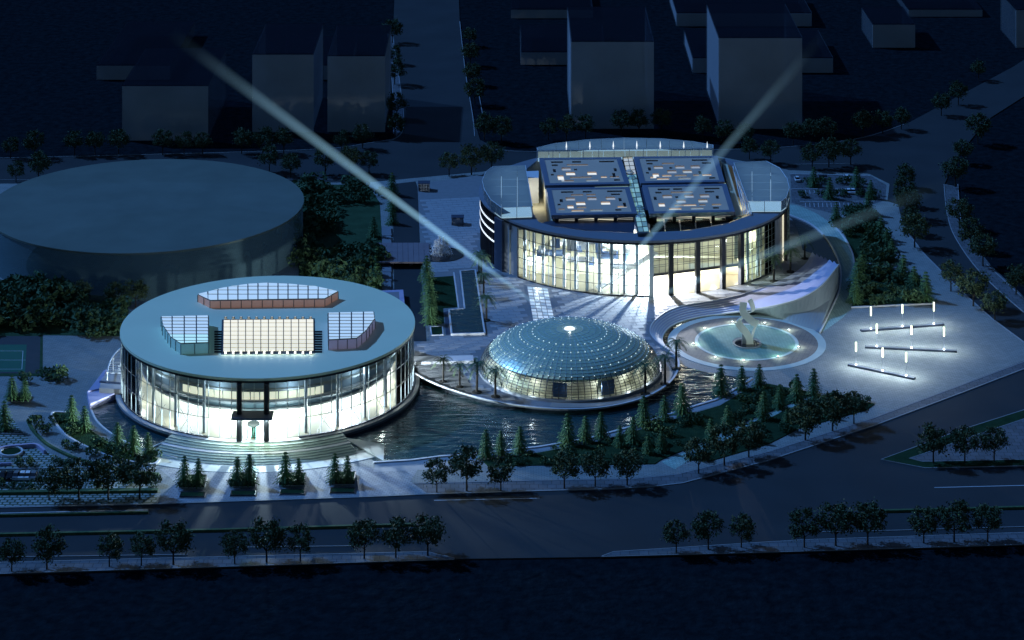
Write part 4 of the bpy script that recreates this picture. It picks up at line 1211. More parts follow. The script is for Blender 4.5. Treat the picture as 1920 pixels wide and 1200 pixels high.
# ------------------------------------------------------------------ dome
B = thing('glass_dome', 'low glass dome with a lattice of glowing dots beside the lagoon', 'dome', DOME)
R, HD = DOME_R, 12.2
def dome_pt(i, j, nu, nv, k=1.0):
    a = 2 * PI * i / nu; t = (PI / 2) * j / nv
    r = R * math.cos(t) ** 0.92 if t < PI / 2 - 1e-6 else 0
    return Vector((r * k * math.sin(a), -r * k * math.cos(a), 0.8 + HD * k * math.sin(t) ** 1.05))
NU, NV = 88, 24
v, f, v2, f2 = [], [], [], []
for j in range(NV):
    for i in range(NU):
        c = [dome_pt(i, j, NU, NV), dome_pt(i + 1, j, NU, NV), dome_pt(i + 1, j + 1, NU, NV), dome_pt(i, j + 1, NU, NV)]
        ct = sum(c, Vector()) / 4
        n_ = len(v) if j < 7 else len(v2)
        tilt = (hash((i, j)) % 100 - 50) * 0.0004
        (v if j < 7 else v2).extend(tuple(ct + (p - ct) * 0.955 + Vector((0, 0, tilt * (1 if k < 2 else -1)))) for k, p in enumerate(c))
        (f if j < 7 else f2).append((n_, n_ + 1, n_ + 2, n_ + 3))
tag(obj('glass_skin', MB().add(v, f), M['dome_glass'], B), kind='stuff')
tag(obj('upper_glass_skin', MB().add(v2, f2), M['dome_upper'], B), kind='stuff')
for lo, hi, nm_, mt_ in ((0, 8, 'backlit_ribs', 'mullion'), (8, NV - 2, 'upper_ribs', 'dome_line')):  # lower ribs coloured dark for a backlit look, upper ones pale
    mb = MB()
    for i in range(NU):
        for j in range(lo, hi, 2):
            if j > 15 and i % 2: continue
            if j > 19 and i % 4: continue
            mb.bar(dome_pt(i, j, NU, NV, 1.002), dome_pt(i, min(j + 2, NV), NU, NV, 1.002), 0.2 if j < 8 else 0.13, 0.12)
    tag(obj(nm_, mb, M[mt_], B), kind='stuff')
for j in range(1, NV):
    mb = MB()
    for i in range(0, NU, 1 if j < 18 else 2):
        st_ = 1 if j < 18 else 2
        mb.bar(dome_pt(i, j, NU, NV, 1.002), dome_pt(i + st_, j, NU, NV, 1.002), 0.11 if j > 7 else 0.18, 0.10)
    obj('ring_rib', mb, M['dome_line' if j > 7 else 'mullion'], B)  # low rings take the same painted backlit tone
nm_ = MB().box((0, 0, 0), (0.17, 0.17, 0.17)).mesh('node_light')
for j, n in ((8, 44), (10.5, 44), (13, 44), (15.5, 44), (18, 32)):
    for i in range(n):
        q = dome_pt(i * NU / n, j, NU, NV, 1.008)
        link('node_light', nm_, M['node_light'], B, q)
v, f = [], []
prof = [(R * 0.93 * math.cos(t) ** 0.92, 0.8 + HD * 0.93 * math.sin(t) ** 1.05) for t in lin(rad(24), rad(88), 14)]
obj('inner_shell', MB().lathe(prof, 64), M['dome_inner'], B, smooth=True)
obj('inner_wall', MB().lathe([(R * 0.80, 0), (R * 0.84, 4.6)], 64, rad(-100), rad(20)), M['cream'], B)
obj('inner_wall', MB().lathe([(R * 0.80, 0), (R * 0.84, 4.6)], 32, rad(32), rad(110)), M['cream'], B)
for a in (-8, 26):
    obj('navy_panel', MB().box((0, -R * 0.9, 2.6), (4.5, 0.4, 4.4)), M['blue_panel'], B, rz=rad(a))
obj('floor', MB().sector(0.05, R * 0.97, 0, 2 * PI, 0.0, 0.1, 64), M['cream'], B)
obj('base_ring', MB().sector(R - 0.4, R + 0.7, 0, 2 * PI, 0, 0.8, 96), M['steel'], B)
obj('apron', MB().sector(R + 0.7, R + 4.6, rad(-12), rad(85), 0.07, 0.10, 48), M['apron'], B)
obj('oculus', MB().lathe([(1.9, 0), (1.6, 0.3), (0.05, 0.4)], 24), M['lit_white'], B, (0, 0, 0.75 + HD))
for i in range(10):
    a = rad(-100 + i * 24)
    lamp('dome_lamp', B, (R * 0.9 * math.sin(a), -R * 0.9 * math.cos(a), 3.2), DM_RING, (0.95, 0.98, 1.0), 0.5)
lamp('oculus_lamp', B, (0, 0, HD + 1.9), DM_TOP * 0.3, (0.85, 0.95, 1.0), 0.2)

# ------------------------------------------------------------------ background massing
def ghost(nm, x0, x1, yb, yt, depth, lab):
    a, b = P(x0, yb, 0), P(x1, yb, 0)
    hgt = (yb - yt) / pxm(yb)
    o = thing(nm, lab, 'building', ((a.x + b.x) / 2, a.y, -0.4))
    w = b.x - a.x
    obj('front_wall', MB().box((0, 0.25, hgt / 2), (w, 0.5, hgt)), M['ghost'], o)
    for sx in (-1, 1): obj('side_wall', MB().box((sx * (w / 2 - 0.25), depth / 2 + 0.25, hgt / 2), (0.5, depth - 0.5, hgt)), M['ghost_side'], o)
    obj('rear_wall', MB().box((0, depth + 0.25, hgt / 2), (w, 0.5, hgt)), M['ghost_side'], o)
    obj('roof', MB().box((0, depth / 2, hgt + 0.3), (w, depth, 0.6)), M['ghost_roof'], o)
    return o
GH = [(229, 390, 262, 160, 70, 'broad translucent block left of the two tall slabs'), (181, 319, 148, 122, 95, 'low translucent block behind the broad block at upper left'),
      (473, 588, 246, 101, 60, 'tall translucent slab crossed by the long searchlight beam'), (614, 722, 246, 104, 60, 'tall translucent slab just left of the back road'),
      (520, 656, 148, 122, 60, 'low translucent block behind the two tall slabs'), (1070, 1226, 240, 77, 70, 'tall translucent block behind the ring-roofed hall'),
      (976, 1137, 120, 97, 60, 'low translucent block beside the back road'), (1347, 1504, 240, 70, 70, 'tall translucent block crossed by the steep searchlight beam'),
      (1298, 1562, 135, 108, 60, 'long low translucent block behind the steep beam'), (1268, 1522, 48, 24, 60, 'farthest long translucent block above the steep beam'),
      (958, 1112, 33, 17, 60, 'farthest low translucent block top centre'), (1636, 1716, 88, 45, 40, 'small translucent block at upper right'),
      (1703, 1842, 30, 17, 40, 'thin far translucent block at the top right'), (1905, 1990, 88, 18, 40, 'translucent block cut off by the right edge')]
for g_ in GH: ghost('massing_block', *g_)
# hazy oval hall at the left
EC = P(275, 482, 0)
t = thing('oval_hall', 'big dim round hall with flat hazy blue roof behind the left drum', 'building', (-140, 941, 0))
obj('wall', MB().lathe([(59.6, 0), (59.6, 17.0)], 96), M['oval_wall'], t, smooth=True)
obj('roof', MB().lathe([(0.05, 17.5), (60.0, 17.5), (60.0, 16.8), (59.6, 16.8)], 96), M['oval_roof'], t)

# ================================================================== PLANTS
def leaf_quad(mb, p, s, rnd, flat=0.0):
    n = Vector((rnd.gauss(0, 1), rnd.gauss(0, 1), rnd.gauss(0, 1) + flat)).normalized()
    u = n.orthogonal().normalized(); w = n.cross(u)
    ang = rnd.random() * 6.28
    a = u * math.cos(ang) + w * math.sin(ang); b = n.cross(a)
    mb.add([p - a * s, p + b * s * 0.5, p + a * s, p - b * s * 0.5], [(0, 1, 2, 3)])

def round_tree_meshes(seed):
    rnd = random.Random(seed)
    tr, cw = MB(), MB()
    tr.tube((0, 0, -0.2), (0, 0, 3.2), 0.26, 0.18, 7, False)
    tips = []
    for k in range(7):
        a = k * 0.9 + rnd.random(); e = rnd.uniform(0.5, 1.1); L = rnd.uniform(2.6, 4.0)
        s = Vector((0, 0, rnd.uniform(2.2, 3.6)))
        t_ = s + Vector((math.cos(a) * math.cos(e), math.sin(a) * math.cos(e), math.sin(e))) * L
        tr.tube(s, t_, 0.11, 0.04, 5, False)
        tips.append(t_)
    ctrs = [(t_, rnd.uniform(1.0, 1.6)) for t_ in tips]
    for k in range(20):
        a = rnd.random() * 6.28; zz = rnd.uniform(-0.75, 1.0); r = math.sqrt(max(0, 1 - zz * zz))
        ctrs.append((Vector((math.cos(a) * r * 3.3, math.sin(a) * r * 3.3, 6.3 + zz * 3.1)), rnd.uniform(0.7, 1.35)))
    for c_, rr in ctrs:
        for q in range(64):
            p = c_ + Vector((rnd.gauss(0, .5), rnd.gauss(0, .5), rnd.gauss(0, .42))) * rr * 1.15
            leaf_quad(cw, p, rnd.uniform(0.24, 0.5), rnd)
    return tr.mesh('trunk'), cw.mesh('crown')

def conifer_meshes(seed, h=8.5):
    rnd = random.Random(seed)
    tr, cw = MB(), MB()
    tr.tube((0, 0, -0.2), (0, 0, h * 0.9), 0.2, 0.04, 6, False)
    nt_ = 9
    for k in range(nt_):
        z = 0.7 + (h - 0.9) * k / (nt_ - 1)
        L = (1 - k / nt_) ** 0.8 * 3.2 + 0.25
        nb = 12 if k < 8 else 8
        for b in range(nb):
            a = 2 * PI * (b + rnd.random() * 0.5) / nb + k
            l = L * rnd.uniform(0.75, 1.15)
            d = Vector((math.cos(a), math.sin(a), 0)); s = Vector((-d.y, d.x, 0))
            for q in range(4):
                f0 = q / 4; f1 = (q + 1.35) / 4
                w0 = 0.34 * (1 - f0 * 0.55)
                z0 = z + 0.25 - 0.20 * l * f0 ** 1.3 + 0.1; z1 = z + 0.05 - 0.20 * l * min(f1, 1.1) ** 1.3
                p0, p1 = d * l * f0, d * l * min(f1, 1.05)
                p0 = Vector((p0.x, p0.y, z0)); p1 = Vector((p1.x, p1.y, z1 - rnd.random() * 0.12))
                mid = (p0 + p1) / 2
                for sg in (-1, 1):
                    tip = mid + s * sg * w0 * rnd.uniform(0.8, 1.5) * (0.5 + l * 0.28) - Vector((0, 0, 0.12 + rnd.random() * 0.1))
                    cw.add([p0, p1, tip], [(0, 1, 2)])
    cw.add([(0.12, 0, h - 0.7), (-0.08, 0.1, h - 0.7), (-0.05, -0.1, h - 0.7), (0, 0, h + 0.25)], [(0, 1, 3), (1, 2, 3), (2, 0, 3)])
    return tr.mesh('trunk'), cw.mesh('crown')

def palm_meshes(seed, h=4.8):
    rnd = random.Random(seed)
    tr, fr = MB(), MB()
    lean = rnd.uniform(-0.2, 0.2)
    for k in range(6):
        tr.tube((lean * k / 6, 0, h * k / 6), (lean * (k + 1) / 6, 0, h * (k + 1) / 6 + 0.03), 0.24 - k * 0.012, 0.21 - k * 0.012, 7, False)
    for b in range(17):
        a = b * 2.399 + rnd.random() * 0.3; e = 0.9 - 1.3 * (b / 17)
        d = Vector((math.cos(a), math.sin(a), 0)); s = Vector((-d.y, d.x, 0))
        L = rnd.uniform(1.9, 2.5)
        pts = [Vector((lean, 0, h)) + d * L * t_ * math.cos(e * 0.7) + Vector((0, 0, L * (math.sin(e) * t_ - 0.75 * t_ * t_))) for t_ in (0, .25, .5, .75, 1)]
        for p0, p1, w in zip(pts[:-1], pts[1:], (.2, .42, .42, .28)):
            for sg in (-1, 1):
                for q in range(3):
                    f0, f1 = q / 3, (q + 0.75) / 3
                    a0, a1 = p0.lerp(p1, f0), p0.lerp(p1, f1)
                    fr.add([a0, a1, a1 + s * sg * w * 1.3 + d * 0.2 - Vector((0, 0, 0.22))], [(0, 1, 2)])
    return tr.mesh('trunk'), fr.mesh('fronds')

def shrub_mesh(seed, n=230, r=1.2):
    rnd = random.Random(seed)
    mb = MB()
    lob = [(Vector((rnd.gauss(0, .45), rnd.gauss(0, .45), 0.55 + rnd.random() * 0.5)) * r, rnd.uniform(.5, .8) * r) for _ in range(6)]
    for c_, rr in lob:
        for q in range(n // 6):
            d = Vector((rnd.gauss(0, 1), rnd.gauss(0, 1), rnd.gauss(0.3, 1))).normalized() * rr * rnd.uniform(.75, 1.05)
            p = c_ + d
            if p.z < 0.02: p.z = 0.05
            leaf_quad(mb, p, rnd.uniform(.14, .3) * r, rnd, 0.6)
    return mb.mesh('leaves')

RT = [round_tree_meshes(s) for s in (1, 2, 3, 4)]
CF = [conifer_meshes(s) for s in (5, 6, 7)]
PM = [palm_meshes(s) for s in (8, 9, 10)]
SH = [shrub_mesh(s) for s in (11, 12, 13, 14)]
for tr_, cr_ in RT: tr_.materials.append(M['bark']); cr_.materials.append(M['leaf'])
for tr_, cr_ in CF: tr_.materials.append(M['bark']); cr_.materials.append(M['needle'])
for tr_, cr_ in PM: tr_.materials.append(M['bark']); cr_.materials.append(M['palm'])
for m_ in SH: m_.materials.append(M['shrub'])
soil_me = MB().lathe([(0.8, 0), (0.8, 0.14), (0.05, 0.2)], 12).mesh('soil'); soil_me.materials.append(M['soil'])

def plant(kind, meshes, pn, px, py, z, label, group, sc, cat):
    p = P(px, py, z)
    t = thing(kind, label, cat, (p.x, p.y, z), random.random() * 6.28, group, sc)
    me = meshes[random.randrange(len(meshes))]
    link('trunk', me[0], None, t); link(pn, me[1], None, t)
    return t

def row(kind, pts, where, group, sc=1.0, z=ZS, order='from the left'):
    for i, (x, y) in enumerate(pts):
        o_ = ORD[i] if i < len(ORD) else 'last'
        s = sc * random.uniform(0.84, 1.16)
        if kind == 'round_tree':
            plant('round_tree', RT, 'crown', x, y, z, f'round leafy tree, {o_} {order} {where}', group, s * 1.02, 'tree')
        elif kind == 'conifer':
            plant('conifer', CF, 'crown', x, y, z, f'pointed conifer, {o_} {order} {where}', group, s, 'conifer')
        elif kind == 'palm_tree':
            t = plant('palm_tree', PM, 'fronds', x, y, z, f'small palm, {o_} {order} {where}', group, s, 'palm')
            link('soil_ring', soil_me, None, t)
        elif kind == 'shrub':
            p = P(x, y, z)
            t = thing('shrub', f'rounded dark shrub, {o_} {order} {where}', 'shrub', (p.x, p.y, z), random.random() * 6, group, (s, s, s * random.uniform(.75, 1.1)))
            link('leaves', SH[random.randrange(4)], None, t)

T, K = 'round_tree', 'conifer'
row(T, [(22, 1071), (88, 1067), (205, 1062), (265, 1060), (325, 1058), (440, 1057), (500, 1054), (563, 1051), (683, 1047), (742, 1045), (802, 1041)], 'in the bottom verge row left of the junction', 'bottom verge trees, left', 1.0)
row(T, [(1268, 1035), (1328, 1030), (1390, 1026), (1508, 1026), (1567, 1023), (1627, 1021), (1732, 1018), (1789, 1016), (1852, 1015)], 'in the bottom verge row right of the junction', 'bottom verge trees, right', 1.0)
row(T, [(1750, 868), (1809, 866), (1864, 865)], 'on the triangular traffic island', 'island trees', 1.0)
row(T, [(819, 923), (875, 920), (939, 920), (1058, 916), (1116, 912), (1176, 910)], 'along the front kerb below the lagoon', 'front kerb trees', 1.08)
row(T, [(1310, 888), (1358, 873), (1404, 857), (1510, 825), (1561, 808), (1601, 794)], 'along the slanting kerb under the path garden', 'slanting kerb trees', 1.1)
row(T, [(92, 938), (148, 938), (203, 936), (262, 935)], 'before the left parking area', 'parking front trees', 1.1)
row(T, [(20, 296), (65, 295), (140, 290), (178, 289), (222, 289), (305, 289), (345, 288), (380, 288), (453, 288), (493, 288), (532, 287), (640, 283), (680, 278)], 'in the upper row behind the dim oval hall', 'trees behind the oval hall', 1.0)
row(T, [(30, 341), (72, 337), (505, 322), (545, 332), (610, 327), (655, 324), (692, 326)], 'beside the road behind the oval hall', 'near side back road trees', 1.0)
row(T, [(736, 80), (738, 120), (740, 158), (744, 222), (741, 258)], 'on the left side of the back road', 'back road left trees', 1.05, order='from the top')
row(T, [(880, 85), (882, 122), (885, 158), (890, 195), (908, 262), (940, 266)], 'on the right side of the back road', 'back road right trees', 1.05, order='from the top')
row(T, [(842, 330), (884, 328), (922, 320)], 'beside the upper left corner of the plaza', 'plaza corner trees', 1.05)
row(T, [(1028, 262), (1062, 261), (1098, 259), (1165, 252), (1198, 252), (1240, 250), (1318, 260), (1357, 268), (1398, 272), (1405, 298), (1445, 306)], 'behind the ring-roofed hall', 'trees behind the ring hall', 1.0)
row(T, [(1487, 272), (1521, 269), (1551, 266), (1618, 256), (1655, 250), (1690, 242)], 'along the far side of the upper right road', 'upper right road trees', 1.0)
row(T, [(1523, 316), (1554, 313), (1595, 308)], 'on the strip above the right car park', 'car park strip trees', 1.1)
row(T, [(1765, 216), (1797, 196), (1835, 150)], 'at the upper right bend', 'upper bend trees', 1.05)
row(T, [(1697, 352), (1696, 386), (1703, 410), (1709, 438), (1715, 464), (1783, 546), (1825, 574), (1865, 600)], 'on the near side of the right road', 'right road near trees', 1.12, order='from the top')
row(T, [(1833, 268), (1806, 305), (1791, 350), (1799, 428), (1820, 466), (1843, 498), (1905, 552)], 'on the far side of the right road', 'right road far trees', 1.12, order='from the top')
row(T, [(148, 580), (216, 576), (254, 576)], 'on the lawn before the oval hall', 'oval hall lawn trees', 1.05)

row(K, [(911, 858), (939, 853), (975, 849), (1065, 834), (1098, 828), (1127, 820), (1207, 798), (1246, 788), (1279, 775), (1352, 741), (1391, 731), (1424, 726)], 'along the lagoon quay', 'quay conifers', 1.0)
row(K, [(1162, 838), (1187, 832), (1240, 848), (1215, 852)], 'in the middle of the lagoon garden', 'lagoon garden conifers', 0.85)
row(K, [(1333, 827), (1365, 808), (1432, 786), (1462, 766), (1494, 753), (1526, 742)], 'beside the pale garden path', 'path conifers', 0.95)
row(K, [(1545, 782), (1475, 806), (1410, 828)], 'in the path garden behind the kerb trees', 'path garden conifers', 0.8)
row(K, [(134, 790), (158, 806), (220, 843), (250, 848), (277, 856)], 'in the lens-shaped bed', 'lens bed conifers', 1.0, ZS + 0.3)
row(K, [(735, 366), (736, 394), (736, 420), (700, 446), (707, 498), (705, 520), (706, 540)], 'along the lane beside the west lawn', 'west lawn conifers', 1.0, order='from the top')
row(K, [(800, 527), (802, 546), (804, 566), (806, 586), (808, 606)], 'in the row beside the L-shaped pool', 'pool conifers', 0.95, ZP, order='from the top')
row(K, [(1568, 419), (1628, 402), (1652, 448), (1662, 468), (1672, 488)], 'round the upper right garden', 'upper garden conifers', 1.05)
row(K, [(1616, 520), (1609, 543), (1603, 568), (1694, 527), (1714, 545), (1736, 563)], 'round the lower right garden', 'lower garden conifers', 1.15)
row(K, [(1526, 350), (1556, 373), (1606, 350), (1633, 372)], 'in the right car park', 'car park conifers', 0.95)

row('palm_tree', [(831, 716), (862, 726), (894, 736), (929, 744)], 'on the promenade left of the dome', 'promenade palms left', 1.75, ZP)
row('palm_tree', [(1210, 739), (1247, 721), (1268, 692)], 'on the promenade right of the dome', 'promenade palms right', 1.75, ZP)
row('palm_tree', [(898, 512), (902, 530), (907, 556), (912, 601)], 'beside the L-shaped pool', 'pool palms', 1.75, ZP, order='from the top')
row('palm_tree', [(1451, 528), (1482, 510), (1509, 485)], 'behind the stepped stand', 'stand palms', 1.75, ZP)

S_ = 'shrub'
row(S_, [(66, 798), (82, 812), (128, 838), (143, 845), (172, 854), (228, 872)], 'in the curved hedge by the parking', 'curved hedge shrubs', 1.5)
row(S_, [(34, 874), (55, 873), (108, 872), (129, 872)], 'on the strip between parking rows', 'parking strip shrubs', 1.35)
row(S_, [(-2, 910), (25, 917), (42, 917), (58, 917), (122, 914), (178, 914), (238, 910), (290, 910)], 'in the parking front hedge', 'parking hedge shrubs', 1.4)
row(S_, [(1515, 345), (1528, 346), (1541, 344), (1574, 344), (1587, 344), (1618, 344), (1508, 369), (1540, 368), (1567, 367), (1580, 367), (1613, 367), (1640, 368)], 'in the right car park islands', 'car park shrubs', 1.5)
row(S_, [(45, 718), (88, 706), (98, 710), (112, 712)], 'by the tennis court corner', 'court shrubs', 2.0)

TENS = ['', '', 'twenty', 'thirty', 'forty', 'fifty', 'sixty']
def ordinal(n):                      # 1 -> first
    if n <= 20: return ORD[n - 1]
    t_, u_ = divmod(n, 10)
    return TENS[t_] + '-' + ORD[u_ - 1] if u_ else TENS[t_][:-1] + 'ieth'
def scatter(poly, n, z, where, group, smin, smax, seed):
    rnd = random.Random(seed)
    xs, ys = [p[0] for p in poly], [p[1] for p in poly]
    pts = []
    k = 0
    while len(pts) < n and k < 4000:
        k += 1
        q = (rnd.uniform(min(xs), max(xs)), rnd.uniform(min(ys), max(ys)))
        if inside(q, poly) and all((q[0] - p[0]) ** 2 + ((q[1] - p[1]) * 2.2) ** 2 > 60 for p in pts): pts.append(q)
    pts.sort()
    for i, (x, y) in enumerate(pts):
        s = rnd.uniform(smin, smax)
        p = P(x, y, z)
        t = thing('shrub', f'dark rounded shrub, {ordinal(i + 1)} from the left {where}', 'shrub', (p.x, p.y, z), rnd.random() * 6, group, (s, s, s * rnd.uniform(.7, 1.1)))
        link('leaves', SH[rnd.randrange(4)], None, t)
scatter(GA, 40, ZS + .2, 'in the garden along the lagoon quay', 'shrubs of the lagoon garden', 0.8, 1.9, 21)
scatter(GB, 18, ZS + .2, 'in the garden under the pale path', 'shrubs of the path garden', 0.8, 1.8, 22)
scatter(GU, 24, ZS + .2, 'in the upper right garden', 'shrubs of the upper garden', 1.6, 2.8, 23)
scatter(GL, 24, ZS + .2, 'in the garden above the lamp posts', 'shrubs of the lower garden', 1.6, 2.8, 24)
scatter([(560, 350), (640, 350), (625, 400), (610, 470), (566, 500)], 26, ZS, 'on the lawn beside the oval hall', 'shrubs on the west lawn edge', 2.4, 4.4, 25)
scatter([(566, 505), (640, 465), (705, 475), (702, 545), (600, 540)], 26, ZS, 'on the lawn above the drum roof', 'shrubs above the drum roof', 2.4, 4.2, 26)
scatter([(640, 350), (712, 352), (714, 372), (660, 395)], 7, ZS, 'at the top of the west lawn', 'shrubs at the lawn top', 2.0, 3.2, 30)
scatter([(-40, 545), (80, 545), (140, 575), (130, 615), (60, 626), (-40, 626)], 44, ZS, 'in the thicket above the tennis court', 'thicket above the court', 3.0, 5.0, 27)
scatter([(140, 590), (236, 590), (236, 625), (190, 640), (140, 622)], 16, ZS, 'beside the paved court left of the drum', 'shrubs left of the drum', 2.4, 4.2, 28)
scatter(BED, 12, ZS + .3, 'at the feet of the lens bed conifers', 'shrubs of the lens bed', 1.1, 1.9, 29)
for i, q in enumerate(PAV_PLANTS):
    side = ('west', 'east', 'rear')[i // 6]
    t = thing('indoor_tree', f'small indoor tree, {ORD[i % 6]} in the {side} glass roof pavilion', 'tree', q, random.random() * 6, 'indoor trees on the roof', 0.32)
    me = RT[i % 4]
    link('trunk', me[0], None, t); link('crown', me[1], None, t)

# planters before the steps
def planter(x0, x1, y0, y1, i, low):
    a, b = P(x0, y1, ZS), P(x1, y1, ZS); d = P(x0, y0, ZS)
    w, dp = b.x - a.x, d.y - a.y
    c_ = ((a.x + b.x) / 2, (a.y + d.y) / 2, ZS)
    lab = f'{"low flat" if low else "deep dark"} planter box, {ORD[i]} from the left before the curved steps'
    t = thing('planter_box', lab, 'planter', c_, 0, 'low planters' if low else 'tree planters')
    h = 0.5 if low else 1.2
    obj('box', MB().prism_hole([(-w / 2, -dp / 2), (w / 2, -dp / 2), (w / 2, dp / 2), (-w / 2, dp / 2)], [(-w / 2 + .3, -dp / 2 + .3), (w / 2 - .3, -dp / 2 + .3), (w / 2 - .3, dp / 2 - .3), (-w / 2 + .3, dp / 2 - .3)], 0, h), M['black'], t)
    obj('rim', MB().prism_hole([(-w / 2 - .15, -dp / 2 - .15), (w / 2 + .15, -dp / 2 - .15), (w / 2 + .15, dp / 2 + .15), (-w / 2 - .15, dp / 2 + .15)], [(-w / 2 + .02, -dp / 2 + .02), (w / 2 - .02, -dp / 2 + .02), (w / 2 - .02, dp / 2 - .02), (-w / 2 + .02, dp / 2 - .02)], 0, 0.22), M['pale'], t)
    obj('planting', MB().box((0, 0, h - 0.15), (w - .62, dp - .62, 0.2)), M['lawn'], t)
for i, x in enumerate((335, 430, 523, 617)):
    planter(x, x + 48, 897 - i * 2, 915 - i * 2, i, False)
    planter(x + 1, x + 48, 925 - i * 2.6, 934 - i * 2.6, i, True)
row(K, [(346, 907), (372, 907), (445, 905), (468, 905), (535, 903), (560, 903), (628, 901), (651, 901)], 'in the planters before the steps', 'planter conifers', 0.92, ZS + 1.0)
row(S_, [(341, 913), (355, 913), (372, 913), (437, 911), (450, 911), (468, 911), (531, 909), (545, 909), (562, 909), (624, 907), (638, 907), (656, 907)], 'in the planters before the steps', 'planter shrubs', 1.0, ZS + 0.9)
t = thing('planter_box', 'dark planter box with two conifers right of the tennis court', 'planter', P(35, 748, ZS))
obj('box', MB().box((0, 0, 0.6), (7, 4.5, 1.2)), M['black'], t); obj('rim', MB().box((0, 0, 0.1), (7.4, 4.9, 0.2)), M['pale'], t)
row(K, [(22, 748), (46, 748)], 'in the dark planter under the tennis court', 'court planter conifers', 0.9, ZS + 1.0)
row(K, [(8, 806)], 'beside the left picture edge above the parking', 'edge conifer', 1.0)

# ================================================================== SMALL THINGS
# lamp posts on dark plinths
LP = [((1614, 621.5), (1769, 609.5), [(1633, 620), (1692, 615.5), (1751, 611)], 'upper'), ((1622, 652), (1794, 660), [(1644, 653), (1709, 656), (1770, 659)], 'middle'), ((1591, 685.5), (1715, 711.5), [(1605, 688), (1655, 699), (1699, 708)], 'lower')]
for a_, b_, ls, nm in LP:
    a, b = P(*a_, ZS), P(*b_, ZS)
    c_ = (a + b) / 2
    t = thing('light_plinth', f'long dark plinth of the {nm} row of lamp posts', 'plinth', c_)
    va, vb = a - c_, b - c_
    obj('bar', MB().bar(va + Vector((0, 0, .3)), vb + Vector((0, 0, .3)), 1.5, 0.6), M['navy'], t)
    obj('groove', MB().bar(va * 0.98 + Vector((0, 0, .62)), vb * 0.98 + Vector((0, 0, .62)), 0.35, 0.06), M['steel'], t)
    for k, (x, y) in enumerate(ls):
        q = P(x, y, ZS)
        l = thing('lamp_post', f'glowing tube lamp post, {ORD[k]} from the left on the {nm} plinth', 'lamp', (q.x, q.y, ZS + 0.6), 0, 'plaza lamp posts')
        obj('post', MB().tube((0, 0, 0), (0, 0, 4.6), 0.16, 0.12, 10), M['steel'], l)
        obj('tube', MB().tube((0, 0, 4.6), (0, 0, 7.8), 0.26, 0.26, 12), M['lamp_tube'], l)
        obj('cap', MB().tube((0, 0, 7.8), (0, 0, 7.95), 0.36, 0.30, 12), M['steel'], l)
        obj('foot_light', MB().box((0, 0, 0.2), (0.45, 0.45, 0.4)), M['lamp_white'], l)
        lamp('tube_light', l, (0, 0, 6.2), LAMP_TOP, (0.80, 0.95, 0.98), 0.42)
        lamp('foot_lamp', l, (0, -1.0, 1.0), LAMP_FOOT, (0.85, 0.93, 1.0), 0.3)
        lamp('foot_lamp', l, (0, 1.0, 1.0), LAMP_FOOT, (0.85, 0.93, 1.0), 0.3)

# ground lights in the fountain court
for k, (x, y) in enumerate([(1321, 617), (1373, 605), (1434, 607), (1479, 620), (1497, 652), (1459, 670), (1394, 677), (1341, 671), (1300, 646)]):
    q = P(x, y, ZS)
    t = thing('ground_light', f'small ground light, {ORD[k]} clockwise round the fountain court from upper left', 'light', (q.x, q.y, ZS + 0.05), 0, 'court ground lights')
    obj('housing', MB().lathe([(0.45, 0), (0.45, 0.28), (0.3, 0.3)], 12), M['steel'], t)
    obj('lens', MB().lathe([(0.3, 0.3), (0.2, 0.42), (0.02, 0.45)], 10), M['lamp_white'], t)
    lamp('ground_lamp', t, (0, 0, 1.3), COURT_W, (0.72, 1.0, 0.90), 0.16)

# twisted ribbon sculpture in a small basin
q = P(1401, 645, ZS)
t = thing('ribbon_sculpture', 'tall gilded sculpture of folded ribbons in the fountain court', 'sculpture', q)
def ribbon(pts, w, nm):
    cs = cr(pts, 6)
    mb = MB()
    L_, R_ = [], []
    for i, p in enumerate(cs):
        p = Vector(p[:3])
        a, b = Vector(cs[max(0, i - 1)][:3]), Vector(cs[min(len(cs) - 1, i + 1)][:3])
        d = (b - a).normalized()
        ang = cs[i][3]
        s = Vector((math.cos(ang), math.sin(ang), 0.25)).normalized()
        s = (s - d * s.dot(d)).normalized()
        n_ = d.cross(s)
        L_.append((p - s * w / 2, p + s * w / 2, p + s * w / 2 + n_ * 0.25, p - s * w / 2 + n_ * 0.25))
    v = [p for r_ in L_ for p in r_]
    f = []
    for i in range(len(L_) - 1):
        b = 4 * i
        f += [(b + k, b + (k + 1) % 4, b + 4 + (k + 1) % 4, b + 4 + k) for k in range(4)]
    f += [(0, 1, 2, 3), tuple(4 * (len(L_) - 1) + k for k in (3, 2, 1, 0))]
    obj(nm, MB().add(v, f), M['gold'], t)
ribbon([(0.9, -0.6, 0, 0.1), (0.7, -0.7, 2.0, 0.1), (-0.6, -0.6, 4.3, 0.25), (-2.4, -0.3, 6.2, 0.1), (-3.2, 0.1, 7.6, -0.1)], 2.4, 'lower_ribbon')
ribbon([(3.6, -0.4, 7.0, 0.1), (2.2, -0.6, 7.6, 0.2), (0.4, -0.5, 9.0, 0.35), (-1.4, -0.3, 11.2, 0.2), (-1.2, 0, 14.2, 0.1)], 2.5, 'upper_ribbon')
ribbon([(-3.2, 0.1, 7.4, 0.5), (-1.8, 0.5, 8.6, 0.5), (0.0, 0.7, 9.8, 0.5), (1.9, 0.4, 11.0, 0.6), (2.0, 0.2, 12.6, 0.5), (0.9, 0, 15.2, 0.3)], 1.7, 'crossing_ribbon')
ribbon([(1.4, 0.7, 0, 0.9), (1.9, 0.7, 2.6, 0.8), (2.6, 0.5, 5.0, 0.7), (3.5, -0.2, 7.2, 0.6)], 1.4, 'rear_ribbon')
obj('stem', MB().box((-1.0, 0.2, 1.6), (1.6, 0.5, 3.4)), M['steel'], t)
